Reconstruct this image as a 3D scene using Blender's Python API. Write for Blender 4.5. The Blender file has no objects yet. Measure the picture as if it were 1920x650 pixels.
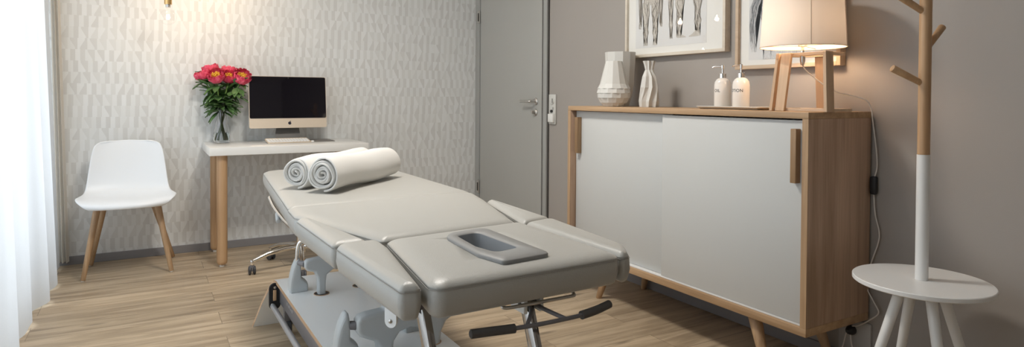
import bpy, bmesh, math, random
from mathutils import Vector, Matrix, noise
random.seed(7)
S = bpy.context.scene
COL = S.collection
PI = math.pi

# ------------------------------------------------------------------ materials
def new_mat(name):
    m = bpy.data.materials.new(name); m.use_nodes = True
    nt = m.node_tree; b = nt.nodes['Principled BSDF']
    return m, nt, b

def plain(name, col, rough=0.5, metal=0.0, spec=0.5, bump=0.0, bscale=200, var=0.0, **kw):
    m, nt, b = new_mat(name)
    b.inputs['Base Color'].default_value = (*col, 1)
    b.inputs['Roughness'].default_value = rough
    b.inputs['Metallic'].default_value = metal
    b.inputs['Specular IOR Level'].default_value = spec
    for k, v in kw.items(): b.inputs[k.replace('_', ' ')].default_value = v
    tc = nt.nodes.new('ShaderNodeTexCoord')
    nz = nt.nodes.new('ShaderNodeTexNoise'); nz.inputs['Scale'].default_value = bscale
    nz.inputs['Detail'].default_value = 3
    nt.links.new(tc.outputs['Object'], nz.inputs['Vector'])
    if bump:
        bp = nt.nodes.new('ShaderNodeBump'); bp.inputs['Strength'].default_value = bump
        bp.inputs['Distance'].default_value = 0.002
        nt.links.new(nz.outputs['Fac'], bp.inputs['Height'])
        nt.links.new(bp.outputs['Normal'], b.inputs['Normal'])
    if var:
        n2 = nt.nodes.new('ShaderNodeTexNoise'); n2.inputs['Scale'].default_value = 3
        nt.links.new(tc.outputs['Object'], n2.inputs['Vector'])
        mx = nt.nodes.new('ShaderNodeMix'); mx.data_type = 'RGBA'
        mx.inputs[6].default_value = (*[c * (1 - var) for c in col], 1)
        mx.inputs[7].default_value = (*[min(1, c * (1 + var)) for c in col], 1)
        nt.links.new(n2.outputs['Fac'], mx.inputs[0]); nt.links.new(mx.outputs[2], b.inputs['Base Color'])
    return m

def wood(name, c1, c2, axis='Z', rough=0.5, scale=1.0):
    m, nt, b = new_mat(name)
    tc = nt.nodes.new('ShaderNodeTexCoord'); mp = nt.nodes.new('ShaderNodeMapping')
    s = {'X': (1.2, 26, 26), 'Y': (26, 1.2, 26), 'Z': (26, 26, 1.2)}[axis]
    mp.inputs['Scale'].default_value = [v * scale for v in s]
    nt.links.new(tc.outputs['Object'], mp.inputs['Vector'])
    n1 = nt.nodes.new('ShaderNodeTexNoise'); n1.inputs['Scale'].default_value = 1.0
    n1.inputs['Detail'].default_value = 6; n1.inputs['Distortion'].default_value = 0.6
    n2 = nt.nodes.new('ShaderNodeTexNoise'); n2.inputs['Scale'].default_value = 6.0; n2.inputs['Detail'].default_value = 3
    for n in (n1, n2): nt.links.new(mp.outputs[0], n.inputs['Vector'])
    ad = nt.nodes.new('ShaderNodeMath'); ad.operation = 'MULTIPLY_ADD'; ad.inputs[1].default_value = 0.35
    nt.links.new(n2.outputs['Fac'], ad.inputs[0]); nt.links.new(n1.outputs['Fac'], ad.inputs[2])
    r = nt.nodes.new('ShaderNodeValToRGB')
    r.color_ramp.elements[0].position = 0.45; r.color_ramp.elements[0].color = (*c2, 1)
    r.color_ramp.elements[1].position = 0.85; r.color_ramp.elements[1].color = (*c1, 1)
    nt.links.new(ad.outputs[0], r.inputs[0]); nt.links.new(r.outputs[0], b.inputs['Base Color'])
    b.inputs['Roughness'].default_value = rough
    bp = nt.nodes.new('ShaderNodeBump'); bp.inputs['Strength'].default_value = 0.15; bp.inputs['Distance'].default_value = 0.001
    nt.links.new(ad.outputs[0], bp.inputs['Height']); nt.links.new(bp.outputs['Normal'], b.inputs['Normal'])
    return m

def floor_mat():
    m, nt, b = new_mat('oak_vinyl_planks'); L = nt.links.new; N = nt.nodes.new
    tc = N('ShaderNodeTexCoord')
    br = N('ShaderNodeTexBrick'); br.offset = 0.37; br.offset_frequency = 2
    br.inputs['Scale'].default_value = 1.0
    br.inputs['Brick Width'].default_value = 1.2; br.inputs['Row Height'].default_value = 0.18
    br.inputs['Mortar Size'].default_value = 0.0012; br.inputs['Mortar Smooth'].default_value = 0.2
    br.inputs['Bias'].default_value = 0.0
    br.inputs['Color1'].default_value = (0, 0, 0, 1); br.inputs['Color2'].default_value = (1, 1, 1, 1)
    br.inputs['Mortar'].default_value = (0.5, 0.5, 0.5, 1)
    mp0 = N('ShaderNodeMapping'); mp0.inputs['Location'].default_value = (0.45, 0.05, 0)
    L(tc.outputs['Object'], mp0.inputs[0]); L(mp0.outputs[0], br.inputs['Vector'])
    # offset the grain of each plank by its random value
    off = N('ShaderNodeVectorMath'); off.operation = 'SCALE'; off.inputs['Scale'].default_value = 9.0
    L(br.outputs['Color'], off.inputs[0])
    add = N('ShaderNodeVectorMath'); add.operation = 'ADD'
    L(tc.outputs['Object'], add.inputs[0]); L(off.outputs[0], add.inputs[1])
    mp = N('ShaderNodeMapping'); mp.inputs['Scale'].default_value = (1.1, 13, 1)
    L(add.outputs[0], mp.inputs[0])
    n1 = N('ShaderNodeTexNoise'); n1.inputs['Scale'].default_value = 1.6; n1.inputs['Detail'].default_value = 8
    n1.inputs['Roughness'].default_value = 0.6; n1.inputs['Distortion'].default_value = 0.6
    L(mp.outputs[0], n1.inputs['Vector'])
    r = N('ShaderNodeValToRGB'); e = r.color_ramp.elements
    e[0].position = 0.20; e[0].color = (0.20, 0.147, 0.095, 1)
    e[1].position = 0.82; e[1].color = (0.60, 0.485, 0.345, 1)
    x = e.new(0.46); x.color = (0.395, 0.305, 0.205, 1)
    x = e.new(0.56); x.color = (0.49, 0.385, 0.265, 1)
    L(n1.outputs['Fac'], r.inputs[0])
    # knots
    mk = N('ShaderNodeMapping'); mk.inputs['Scale'].default_value = (2.2, 8, 1); L(add.outputs[0], mk.inputs[0])
    vo = N('ShaderNodeTexVoronoi'); vo.inputs['Scale'].default_value = 0.8; L(mk.outputs[0], vo.inputs['Vector'])
    kr = N('ShaderNodeMapRange'); kr.inputs['From Min'].default_value = 0.03; kr.inputs['From Max'].default_value = 0.13
    kr.inputs['To Min'].default_value = 0.5; kr.inputs['To Max'].default_value = 1.0
    L(vo.outputs['Distance'], kr.inputs['Value'])
    # plank tint
    sp = N('ShaderNodeSeparateColor'); L(br.outputs['Color'], sp.inputs[0])
    tr = N('ShaderNodeMapRange'); tr.inputs['To Min'].default_value = 0.86; tr.inputs['To Max'].default_value = 1.12
    L(sp.outputs[0], tr.inputs['Value'])
    mu = N('ShaderNodeMath'); mu.operation = 'MULTIPLY'; L(kr.outputs[0], mu.inputs[0]); L(tr.outputs[0], mu.inputs[1])
    gap = N('ShaderNodeMapRange'); gap.inputs['To Min'].default_value = 1; gap.inputs['To Max'].default_value = 0.45
    L(br.outputs['Fac'], gap.inputs['Value'])
    mu2 = N('ShaderNodeMath'); mu2.operation = 'MULTIPLY'; L(mu.outputs[0], mu2.inputs[0]); L(gap.outputs[0], mu2.inputs[1])
    sc = N('ShaderNodeVectorMath'); sc.operation = 'SCALE'; L(r.outputs[0], sc.inputs[0]); L(mu2.outputs[0], sc.inputs['Scale'])
    L(sc.outputs[0], b.inputs['Base Color'])
    b.inputs['Roughness'].default_value = 0.42; b.inputs['Specular IOR Level'].default_value = 0.4
    bp = N('ShaderNodeBump'); bp.inputs['Strength'].default_value = 0.12; bp.inputs['Distance'].default_value = 0.001
    L(n1.outputs['Fac'], bp.inputs['Height']); L(bp.outputs['Normal'], b.inputs['Normal'])
    return m

def wallpaper_mat():
    m, nt, b = new_mat('geometric_wallpaper'); L = nt.links.new; N = nt.nodes.new
    def math_(op, a=None, c=None, d=None):
        n = N('ShaderNodeMath'); n.operation = op
        for i, v in enumerate((a, c, d)):
            if v is None: continue
            if isinstance(v, (int, float)): n.inputs[i].default_value = v
            else: L(v, n.inputs[i])
        return n.outputs[0]
    tc = N('ShaderNodeTexCoord'); sx = N('ShaderNodeSeparateXYZ'); L(tc.outputs['Object'], sx.inputs[0])
    rowf = math_('DIVIDE', sx.outputs['Z'], 0.0705)
    row = math_('FLOOR', rowf); t = math_('FRACT', rowf)
    wr = N('ShaderNodeTexWhiteNoise'); wr.noise_dimensions = '1D'; L(row, wr.inputs['W'])
    u = math_('ADD', math_('DIVIDE', sx.outputs['X'], 0.0255), math_('MULTIPLY', wr.outputs['Value'], 31.7))
    i = math_('FLOOR', math_('ADD', u, 0.5))
    cv = N('ShaderNodeCombineXYZ'); L(i, cv.inputs[0]); L(row, cv.inputs[1])
    wn = N('ShaderNodeTexWhiteNoise'); wn.noise_dimensions = '2D'; L(cv.outputs[0], wn.inputs['Vector'])
    # every second edge stays upright, the others may lean to one side or the other
    odd = math_('GREATER_THAN', math_('MODULO', math_('ADD', math_('ABSOLUTE', i), 0.01), 2.0), 1.0)
    lean = math_('SUBTRACT', math_('GREATER_THAN', wn.outputs['Value'], 0.72), math_('LESS_THAN', wn.outputs['Value'], 0.28))
    sl = math_('MULTIPLY', odd, math_('MULTIPLY', lean, 1.45))
    bd = math_('ADD', i, math_('MULTIPLY', sl, math_('SUBTRACT', t, 0.5)))
    cell = math_('SUBTRACT', i, math_('LESS_THAN', u, bd))
    cv2 = N('ShaderNodeCombineXYZ'); L(math_('ADD', cell, 0.37), cv2.inputs[0]); L(row, cv2.inputs[1])
    w2 = N('ShaderNodeTexWhiteNoise'); w2.noise_dimensions = '2D'; L(cv2.outputs[0], w2.inputs['Vector'])
    # alternate light / darker so that neighbours differ
    par = math_('MODULO', math_('ADD', math_('ABSOLUTE', cell), 0.01), 2.0)
    par = math_('GREATER_THAN', par, 1.0)
    f = math_('MULTIPLY_ADD', par, 0.6, math_('MULTIPLY', w2.outputs['Value'], 0.4))
    r = N('ShaderNodeValToRGB'); e = r.color_ramp.elements; r.color_ramp.interpolation = 'CONSTANT'
    e[0].position = 0; e[0].color = (0.76, 0.775, 0.775, 1)
    e[1].position = 0.86; e[1].color = (0.645, 0.65, 0.64, 1)
    x = e.new(0.15); x.color = (0.735, 0.75, 0.745, 1)
    x = e.new(0.28); x.color = (0.75, 0.763, 0.76, 1)
    x = e.new(0.6); x.color = (0.69, 0.70, 0.69, 1)
    x = e.new(0.74); x.color = (0.655, 0.66, 0.65, 1)
    L(f, r.inputs[0])
    # one flat printed tone in each facet
    L(r.outputs[0], b.inputs['Base Color'])
    b.inputs['Roughness'].default_value = 0.75
    return m

def curtain_mat(name, col, trans):
    m = bpy.data.materials.new(name); m.use_nodes = True
    nt = m.node_tree; N = nt.nodes.new; L = nt.links.new
    nt.nodes.clear()
    out = N('ShaderNodeOutputMaterial'); d = N('ShaderNodeBsdfDiffuse'); t = N('ShaderNodeBsdfTranslucent'); tr = N('ShaderNodeBsdfTransparent')
    d.inputs[0].default_value = (*col, 1); t.inputs[0].default_value = (*col, 1)
    tc = N('ShaderNodeTexCoord'); wv = N('ShaderNodeTexNoise'); wv.inputs['Scale'].default_value = 500
    L(tc.outputs['Object'], wv.inputs['Vector'])
    mr = N('ShaderNodeMapRange'); mr.inputs['To Min'].default_value = max(0, trans - 0.06); mr.inputs['To Max'].default_value = trans + 0.06
    L(wv.outputs['Fac'], mr.inputs['Value'])
    m1 = N('ShaderNodeMixShader'); m1.inputs[0].default_value = 0.5; L(d.outputs[0], m1.inputs[1]); L(t.outputs[0], m1.inputs[2])
    m2 = N('ShaderNodeMixShader'); L(mr.outputs[0], m2.inputs[0]); L(m1.outputs[0], m2.inputs[1]); L(tr.outputs[0], m2.inputs[2])
    L(m2.outputs[0], out.inputs[0])
    return m

def glass_mat(name, col=(1, 1, 1), rough=0.0, ior=1.45):
    m, nt, b = new_mat(name)
    b.inputs['Base Color'].default_value = (*col, 1); b.inputs['Roughness'].default_value = rough
    b.inputs['Transmission Weight'].default_value = 1.0; b.inputs['IOR'].default_value = ior
    return m

def thin_glass(name, refl=0.05):
    # clear pane: mostly transparent with a fresnel reflection
    m = bpy.data.materials.new(name); m.use_nodes = True
    nt = m.node_tree; N = nt.nodes.new; L = nt.links.new; nt.nodes.clear()
    out = N('ShaderNodeOutputMaterial'); g = N('ShaderNodeBsdfGlossy'); g.inputs['Roughness'].default_value = 0.01
    t = N('ShaderNodeBsdfTransparent'); fr = N('ShaderNodeFresnel'); fr.inputs[0].default_value = 1.45
    geo = N('ShaderNodeNewGeometry'); mm = N('ShaderNodeMath'); mm.operation = 'SUBTRACT'; mm.inputs[0].default_value = 1.0
    L(geo.outputs['Backfacing'], mm.inputs[1]); m3 = N('ShaderNodeMath'); m3.operation = 'MULTIPLY'; L(fr.outputs[0], m3.inputs[0]); L(mm.outputs[0], m3.inputs[1])
    mx = N('ShaderNodeMixShader'); L(m3.outputs[0], mx.inputs[0]); L(t.outputs[0], mx.inputs[1]); L(g.outputs[0], mx.inputs[2])
    L(mx.outputs[0], out.inputs[0])
    return m

def emit(name, col, st):
    m, nt, b = new_mat(name)
    b.inputs['Emission Color'].default_value = (*col, 1); b.inputs['Emission Strength'].default_value = st
    b.inputs['Base Color'].default_value = (*col, 1)
    return m

def shade_mat():
    m = bpy.data.materials.new('cream_shade_fabric'); m.use_nodes = True
    nt = m.node_tree; N = nt.nodes.new; L = nt.links.new; nt.nodes.clear()
    out = N('ShaderNodeOutputMaterial'); d = N('ShaderNodeBsdfDiffuse'); t = N('ShaderNodeBsdfTranslucent')
    d.inputs[0].default_value = (0.74, 0.69, 0.63, 1); t.inputs[0].default_value = (0.86, 0.80, 0.74, 1)
    mx = N('ShaderNodeMixShader'); mx.inputs[0].default_value = 0.075
    tc = N('ShaderNodeTexCoord'); nz = N('ShaderNodeTexNoise'); nz.inputs['Scale'].default_value = 350
    bp = N('ShaderNodeBump'); bp.inputs['Strength'].default_value = 0.1; bp.inputs['Distance'].default_value = 0.001
    L(tc.outputs['Object'], nz.inputs['Vector']); L(nz.outputs['Fac'], bp.inputs['Height'])
    L(bp.outputs['Normal'], d.inputs['Normal'])
    L(d.outputs[0], mx.inputs[1]); L(t.outputs[0], mx.inputs[2]); L(mx.outputs[0], out.inputs[0])
    return m

def engraving_mat(name, dark, light, scale=60):
    m, nt, b = new_mat(name); N = nt.nodes.new; L = nt.links.new
    tc = N('ShaderNodeTexCoord'); mp = N('ShaderNodeMapping'); mp.inputs['Scale'].default_value = (1, 3.4, 1)
    L(tc.outputs['Object'], mp.inputs[0])
    n1 = N('ShaderNodeTexNoise'); n1.inputs['Scale'].default_value = scale; n1.inputs['Detail'].default_value = 6
    n1.inputs['Distortion'].default_value = 2.2
    L(mp.outputs[0], n1.inputs['Vector'])
    r = N('ShaderNodeValToRGB'); e = r.color_ramp.elements
    e[0].position = 0.40; e[0].color = (*dark, 1); e[1].position = 0.58; e[1].color = (*light, 1)
    L(n1.outputs['Fac'], r.inputs[0]); L(r.outputs[0], b.inputs['Base Color'])
    b.inputs['Roughness'].default_value = 0.9
    return m

def petal_mat():
    m, nt, b = new_mat('coral_petal'); N = nt.nodes.new; L = nt.links.new
    tc = N('ShaderNodeTexCoord'); n = N('ShaderNodeTexNoise'); n.inputs['Scale'].default_value = 45
    r = N('ShaderNodeValToRGB'); e = r.color_ramp.elements
    e[0].position = 0.3; e[0].color = (0.66, 0.03, 0.10, 1); e[1].position = 0.75; e[1].color = (0.93, 0.17, 0.25, 1)
    L(tc.outputs['Object'], n.inputs['Vector']); L(n.outputs['Fac'], r.inputs[0]); L(r.outputs[0], b.inputs['Base Color'])
    b.inputs['Roughness'].default_value = 0.6; b.inputs['Subsurface Weight'].default_value = 0.25
    b.inputs['Subsurface Radius'].default_value = (0.01, 0.003, 0.003)
    return m

M = dict(
    floor=floor_mat(), paper=wallpaper_mat(),
    taupe=plain('taupe_wall_paint', (0.355, 0.328, 0.302), 0.62, bump=0.1, bscale=300, var=0.03),
    white_wall=plain('white_wall_paint', (0.78, 0.77, 0.74), 0.8, bump=0.1, bscale=300),
    ceiling=plain('white_ceiling_paint', (0.85, 0.84, 0.82), 0.85, bump=0.05),
    doorgrey=plain('grey_door_lacquer', (0.40, 0.40, 0.378), 0.42, bump=0.03, bscale=80, var=0.02),
    framegrey=plain('grey_frame_lacquer', (0.35, 0.355, 0.34), 0.4, var=0.02),
    gap_strip=plain('dark_gap_strip', (0.05, 0.045, 0.04), 0.7, bump=0.02),
    base=plain('grey_baseboard', (0.24, 0.235, 0.245), 0.5, bump=0.05),
    sheer=curtain_mat('sheer_white_curtain', (0.64, 0.65, 0.66), 0.07),
    linen=curtain_mat('greige_curtain', (0.80, 0.77, 0.72), 0.04),
    doorwhite=plain('white_matte_door', (0.57, 0.58, 0.57), 0.4, bump=0.01), white=plain('white_lacquer', (0.76, 0.76, 0.75), 0.35, bump=0.01),
    whitegloss=plain('white_gloss_laminate', (0.80, 0.79, 0.76), 0.18, bump=0.01),
    plastic=plain('white_moulded_plastic', (0.79, 0.82, 0.85), 0.38, bump=0.02, bscale=500),
    beech=wood('beech_wood_upright', (0.56, 0.36, 0.20), (0.40, 0.235, 0.12), 'Z', 0.45),
    oakZ=wood('oak_wood_upright', (0.50, 0.335, 0.195), (0.335, 0.205, 0.11), 'Z', 0.5),
    oakY=wood('oak_wood_lengthwise', (0.52, 0.345, 0.20), (0.36, 0.225, 0.12), 'Y', 0.5),
    oakX=wood('oak_wood_crosswise', (0.52, 0.345, 0.20), (0.36, 0.225, 0.12), 'X', 0.5),
    veneer=wood('oak_veneer_side', (0.56, 0.385, 0.275), (0.34, 0.225, 0.15), 'Z', 0.55, 0.8),
    paleoak=wood('pale_oak_lamp', (0.62, 0.45, 0.30), (0.47, 0.32, 0.20), 'Z', 0.5),
    paleoakF=wood('pale_oak_frame', (0.60, 0.47, 0.34), (0.48, 0.36, 0.25), 'Y', 0.5),
    glareframe=wood('oak_frame_glare', (0.70, 0.64, 0.54), (0.60, 0.53, 0.44), 'Y', 0.5),  # glare on the oak frame put into a paler wood colour
    handle=wood('dark_oak_handle', (0.36, 0.23, 0.125), (0.24, 0.145, 0.072), 'Z', 0.5, 1.6),
    leather=plain('beige_leatherette', (0.425, 0.418, 0.39), 0.36, bump=0.25, bscale=420, var=0.015),
    seam=plain('beige_piping', (0.36, 0.345, 0.32), 0.5, bump=0.3, bscale=900),
    greyplastic=plain('blue_grey_moulding', (0.50, 0.53, 0.54), 0.38, bump=0.05, bscale=300),
    insert=plain('grey_soft_insert', (0.25, 0.25, 0.245), 0.5, bump=0.08, bscale=400),
    insert_in=plain('grey_insert_well', (0.27, 0.285, 0.30), 0.4, bump=0.05),
    grip=plain('dark_foam_grip', (0.085, 0.078, 0.074), 0.75, bump=0.3, bscale=600),
    steel=plain('grey_painted_steel', (0.17, 0.165, 0.175), 0.4, bump=0.03),
    rail=plain('light_grey_steel', (0.40, 0.41, 0.43), 0.3, metal=0.4),
    chrome=plain('polished_chrome', (0.82, 0.80, 0.77), 0.08, metal=1.0),
    chromerefl=plain('chrome_floor_reflection', (0.42, 0.40, 0.38), 0.12, metal=1.0), brushed=plain('brushed_steel', (0.62, 0.60, 0.57), 0.28, metal=1.0),  # support legs: dark floor reflection put into the chrome colour
    black=plain('black_plastic', (0.02, 0.02, 0.022), 0.5, bump=0.05),
    wheel=plain('dark_grey_caster', (0.05, 0.052, 0.058), 0.5, bump=0.05),
    plateboard=plain('white_laminate_board', (0.90, 0.92, 0.92), 0.32, bump=0.02),
    ply=wood('plywood_edge', (0.60, 0.42, 0.27), (0.42, 0.27, 0.16), 'Y', 0.6),
    towel=plain('white_terry_towel', (0.78, 0.77, 0.74), 0.95, bump=1.0, bscale=900),
    screen=plain('black_screen_glass', (0.006, 0.005, 0.008), 0.04),
    alu=plain('silver_aluminium', (0.80, 0.69, 0.56), 0.4, metal=0.55),
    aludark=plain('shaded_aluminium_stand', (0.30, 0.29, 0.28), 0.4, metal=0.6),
    keyw=plain('white_key', (0.85, 0.86, 0.86), 0.5),
    logo=plain('dark_logo', (0.02, 0.02, 0.03), 0.3),
    mat=plain('grey_mouse_pad', (0.18, 0.17, 0.16), 0.8, bump=0.2, bscale=500),
    ceramic=plain('matte_grey_white_ceramic', (0.63, 0.62, 0.585), 0.55, bump=0.02),
    porcelain=plain('white_glazed_porcelain', (0.80, 0.76, 0.71), 0.18),
    print=plain('black_print', (0.03, 0.03, 0.03), 0.6),
    shade=shade_mat(), trim=plain('shade_trim', (0.55, 0.45, 0.36), 0.8),
    bulbw=emit('lit_bulb', (1.0, 0.70, 0.46), 95.0),
    filament=emit('glowing_filament', (1.0, 0.78, 0.5), 60.0),
    bulbglass=thin_glass('clear_bulb_glass'),
    brass=plain('brass', (0.75, 0.5, 0.22), 0.25, metal=1.0),
    cord=plain('white_fabric_cord', (0.70, 0.66, 0.61), 0.7, bump=0.3, bscale=900),
    glass=glass_mat('clear_glass'), pictureglass=thin_glass('picture_glass'),
    water=glass_mat('water', (0.93, 1.0, 0.97), 0, 1.33),
    petal=petal_mat(), stamen=plain('yellow_stamen', (0.85, 0.52, 0.06), 0.7, bump=0.2),
    leaf=plain('peony_leaf_green', (0.11, 0.21, 0.07), 0.4, var=0.45), stem=plain('green_stem', (0.20, 0.32, 0.07), 0.5, var=0.2),
    mountboard=plain('white_mount_board', (0.80, 0.79, 0.75), 0.8), artpaper=plain('grey_white_art_paper', (0.70, 0.70, 0.69), 0.8),
    ink=plain('brown_ink', (0.11, 0.09, 0.07), 0.9), ink2=plain('grey_ink', (0.20, 0.21, 0.22), 0.9),
    engr=engraving_mat('engraved_drawing', (0.42, 0.385, 0.33), (0.66, 0.63, 0.58), 150),
    engr2=engraving_mat('engraved_drawing_pale', (0.50, 0.515, 0.52), (0.69, 0.69, 0.68), 110),
    outlet=plain('grey_socket_plastic', (0.40, 0.385, 0.37), 0.4), switchp=plain('pale_switch_plastic', (0.60, 0.60, 0.57), 0.35), switchw=plain('white_switch_rocker', (0.80, 0.80, 0.77), 0.3),
    rubber=plain('black_rubber_foot', (0.03, 0.03, 0.03), 0.8), felt=plain('pale_glide', (0.6, 0.57, 0.52), 0.6),
    tan=wood('tan_pedal_insert', (0.62, 0.42, 0.25), (0.5, 0.32, 0.18), 'Z'),
)

# ------------------------------------------------------------------ object helpers
OFF = {}
def finish(o, bm, smooth, angle):
    me = o.data
    bmesh.ops.recalc_face_normals(bm, faces=bm.faces[:])
    bm.to_mesh(me); bm.free()
    if smooth:
        for p in me.polygons: p.use_smooth = True
        me.set_sharp_from_angle(angle=math.radians(angle))

def obj(name, bm, mat, parent=None, smooth=True, angle=38, mods=None):
    me = bpy.data.meshes.new(name)
    o = bpy.data.objects.new(name, me); COL.objects.link(o)
    if parent is not None:
        o.parent = parent
        off = OFF[parent.name]
        bmesh.ops.translate(bm, verts=bm.verts[:], vec=-off)
        OFF[o.name] = off
    else:
        OFF[o.name] = Vector((0, 0, 0))
    finish(o, bm, smooth, angle)
    me.materials.append(M[mat] if isinstance(mat, str) else mat)
    return o

def thing(name, label, cat, loc, group=None):
    o = bpy.data.objects.new(name, None); COL.objects.link(o)
    o.empty_display_size = 0.05
    o.location = loc; o['label'] = label; o['category'] = cat
    if group: o['group'] = group
    OFF[o.name] = Vector(loc)
    return o

def tag(o, label, cat, group=None):
    o['label'] = label; o['category'] = cat
    if group: o['group'] = group
    # origin to the base of the thing
    me = o.data
    xs = [v.co.x for v in me.vertices]; ys = [v.co.y for v in me.vertices]; zs = [v.co.z for v in me.vertices]
    c = Vector(((min(xs) + max(xs)) / 2, (min(ys) + max(ys)) / 2, min(zs)))
    me.transform(Matrix.Translation(-c)); o.location = c
    OFF[o.name] = c
    return o

def struct(name, bm, mat, parent=None, smooth=False):
    o = obj(name, bm, mat, parent, smooth)
    if parent is None: o['kind'] = 'structure'
    return o

def nb(): return bmesh.new()

def box(bm, x0, x1, y0, y1, z0, z1, bev=0.0, seg=2, mtx=None):
    t = bmesh.new()
    bmesh.ops.create_cube(t, size=1)
    for v in t.verts:
        v.co = Vector(((x0 + x1) / 2 + v.co.x * (x1 - x0), (y0 + y1) / 2 + v.co.y * (y1 - y0), (z0 + z1) / 2 + v.co.z * (z1 - z0)))
    if bev: bmesh.ops.bevel(t, geom=t.edges[:], offset=bev, segments=seg, affect='EDGES', profile=0.5)
    if mtx is not None: t.transform(mtx)
    merge(bm, t); return bm

def merge(bm, t):
    vm = {}
    for v in t.verts: vm[v] = bm.verts.new(v.co)
    for f in t.faces:
        try: bm.faces.new([vm[v] for v in f.verts])
        except ValueError: pass
    t.free()

def lathe(bm, prof, c=(0, 0, 0), seg=32, mtx=None, cap=True):
    t = bmesh.new(); rings = []
    for r, z in prof:
        rings.append([t.verts.new((max(r, 1e-5) * math.cos(2 * PI * k / seg), max(r, 1e-5) * math.sin(2 * PI * k / seg), z)) for k in range(seg)])
    for a, b in zip(rings, rings[1:]):
        for k in range(seg):
            t.faces.new((a[k], a[(k + 1) % seg], b[(k + 1) % seg], b[k]))
    if cap:
        t.faces.new(rings[0][::-1]); t.faces.new(rings[-1])
    if mtx is not None: t.transform(mtx)
    t.transform(Matrix.Translation(Vector(c)))
    merge(bm, t); return bm

def along(p, q):
    d = (Vector(q) - Vector(p)); 
    return Matrix.Translation(Vector(p)) @ d.to_track_quat('Z', 'Y').to_matrix().to_4x4(), d.length

def cone(bm, p, q, r1, r2, seg=24, rnd=0.0):
    m, L = along(p, q)
    if rnd:
        prof = [(r1 - rnd, 0), (r1 - rnd * .3, rnd * .3), (r1, rnd), (r2, L - rnd), (r2 - rnd * .3, L - rnd * .3), (r2 - rnd, L)]
    else: prof = [(r1, 0), (r2, L)]
    return lathe(bm, prof, seg=seg, mtx=m)

def tube(bm, pts, r, seg=12, smooth_n=0, closed=False):
    P = [Vector(p) for p in pts]
    if smooth_n:
        Q = []
        n = len(P)
        for i in range(n if closed else n - 1):
            if closed: a, b, c, d = P[(i - 1) % n], P[i], P[(i + 1) % n], P[(i + 2) % n]
            else: a, b, c, d = P[max(i - 1, 0)], P[i], P[i + 1], P[min(i + 2, n - 1)]
            for k in range(smooth_n):
                t = k / smooth_n
                Q.append(0.5 * ((2 * b) + (c - a) * t + (2 * a - 5 * b + 4 * c - d) * t * t + (-a + 3 * b - 3 * c + d) * t ** 3))
        if not closed: Q.append(P[-1])
        P = Q
    n = len(P); rr = r if isinstance(r, (list, tuple)) else [r] * n
    if len(rr) != n: rr = [rr[0] + (rr[-1] - rr[0]) * i / (n - 1) for i in range(n)]
    t = bmesh.new(); rings = []; up = None
    for i in range(n):
        if closed: d = P[(i + 1) % n] - P[(i - 1) % n]
        else: d = P[min(i + 1, n - 1)] - P[max(i - 1, 0)]
        d.normalize()
        if up is None:
            up = d.orthogonal().normalized()
        up = (up - d * up.dot(d))
        if up.length < 1e-6: up = d.orthogonal()
        up.normalize(); sd = d.cross(up)
        rings.append([t.verts.new(P[i] + (up * math.cos(2 * PI * k / seg) + sd * math.sin(2 * PI * k / seg)) * rr[i]) for k in range(seg)])
    m = n if closed else n - 1
    for i in range(m):
        a, b = rings[i], rings[(i + 1) % n]
        for k in range(seg): t.faces.new((a[k], a[(k + 1) % seg], b[(k + 1) % seg], b[k]))
    if not closed: t.faces.new(rings[0][::-1]); t.faces.new(rings[-1])
    merge(bm, t); return bm

def grid(bm, fn, nu, nv, close_u=False):
    t = bmesh.new()
    V = [[t.verts.new(fn(i / nu, j / nv)) for j in range(nv + 1)] for i in range(nu + (0 if close_u else 1))]
    n = len(V)
    for i in range(nu):
        for j in range(nv):
            t.faces.new((V[i][j], V[(i + 1) % n][j], V[(i + 1) % n][j + 1], V[i][j + 1]))
    merge(bm, t); return bm

def offset_round(pts, radii, d, n=6):
    """inward offset of a convex CCW polygon with rounded corners; always the same number of points"""
    k = len(pts); P = [Vector(p) for p in pts]; lines = []
    for i in range(k):
        a, b = P[i], P[(i + 1) % k]; e = (b - a).normalized(); nrm = Vector((-e.y, e.x))
        lines.append((a + nrm * d, e))
    C = []
    for i in range(k):
        (a, e), (b, f) = lines[i - 1], lines[i]
        den = e.x * f.y - e.y * f.x
        t = ((b - a).x * f.y - (b - a).y * f.x) / den
        C.append(a + e * t)
    out = []
    for i in range(k):
        c = C[i]; e1 = (C[i - 1] - c); e2 = (C[(i + 1) % k] - c)
        l1, l2 = e1.length, e2.length; e1.normalize(); e2.normalize()
        ang = math.acos(max(-1, min(1, e1.dot(e2))))
        r = max(radii[i] - d, 0.002)
        tl = r / math.tan(ang / 2); mx = 0.48 * min(l1, l2)
        if tl > mx: tl = mx; r = tl * math.tan(ang / 2)
        p1, p2 = c + e1 * tl, c + e2 * tl
        ctr = c + (e1 + e2).normalized() * (r / math.sin(ang / 2))
        a1 = math.atan2((p1 - ctr).y, (p1 - ctr).x); a2 = math.atan2((p2 - ctr).y, (p2 - ctr).x)
        while a2 < a1: a2 += 2 * PI
        if a2 - a1 > PI: a2 -= 2 * PI
        for q in range(n + 1):
            a = a1 + (a2 - a1) * q / n
            out.append(Vector((ctr.x + r * math.cos(a), ctr.y + r * math.sin(a))))
    return out

def ccw(pts):
    A = sum(pts[i][0] * pts[(i + 1) % len(pts)][1] - pts[(i + 1) % len(pts)][0] * pts[i][1] for i in range(len(pts)))
    return A > 0

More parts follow.
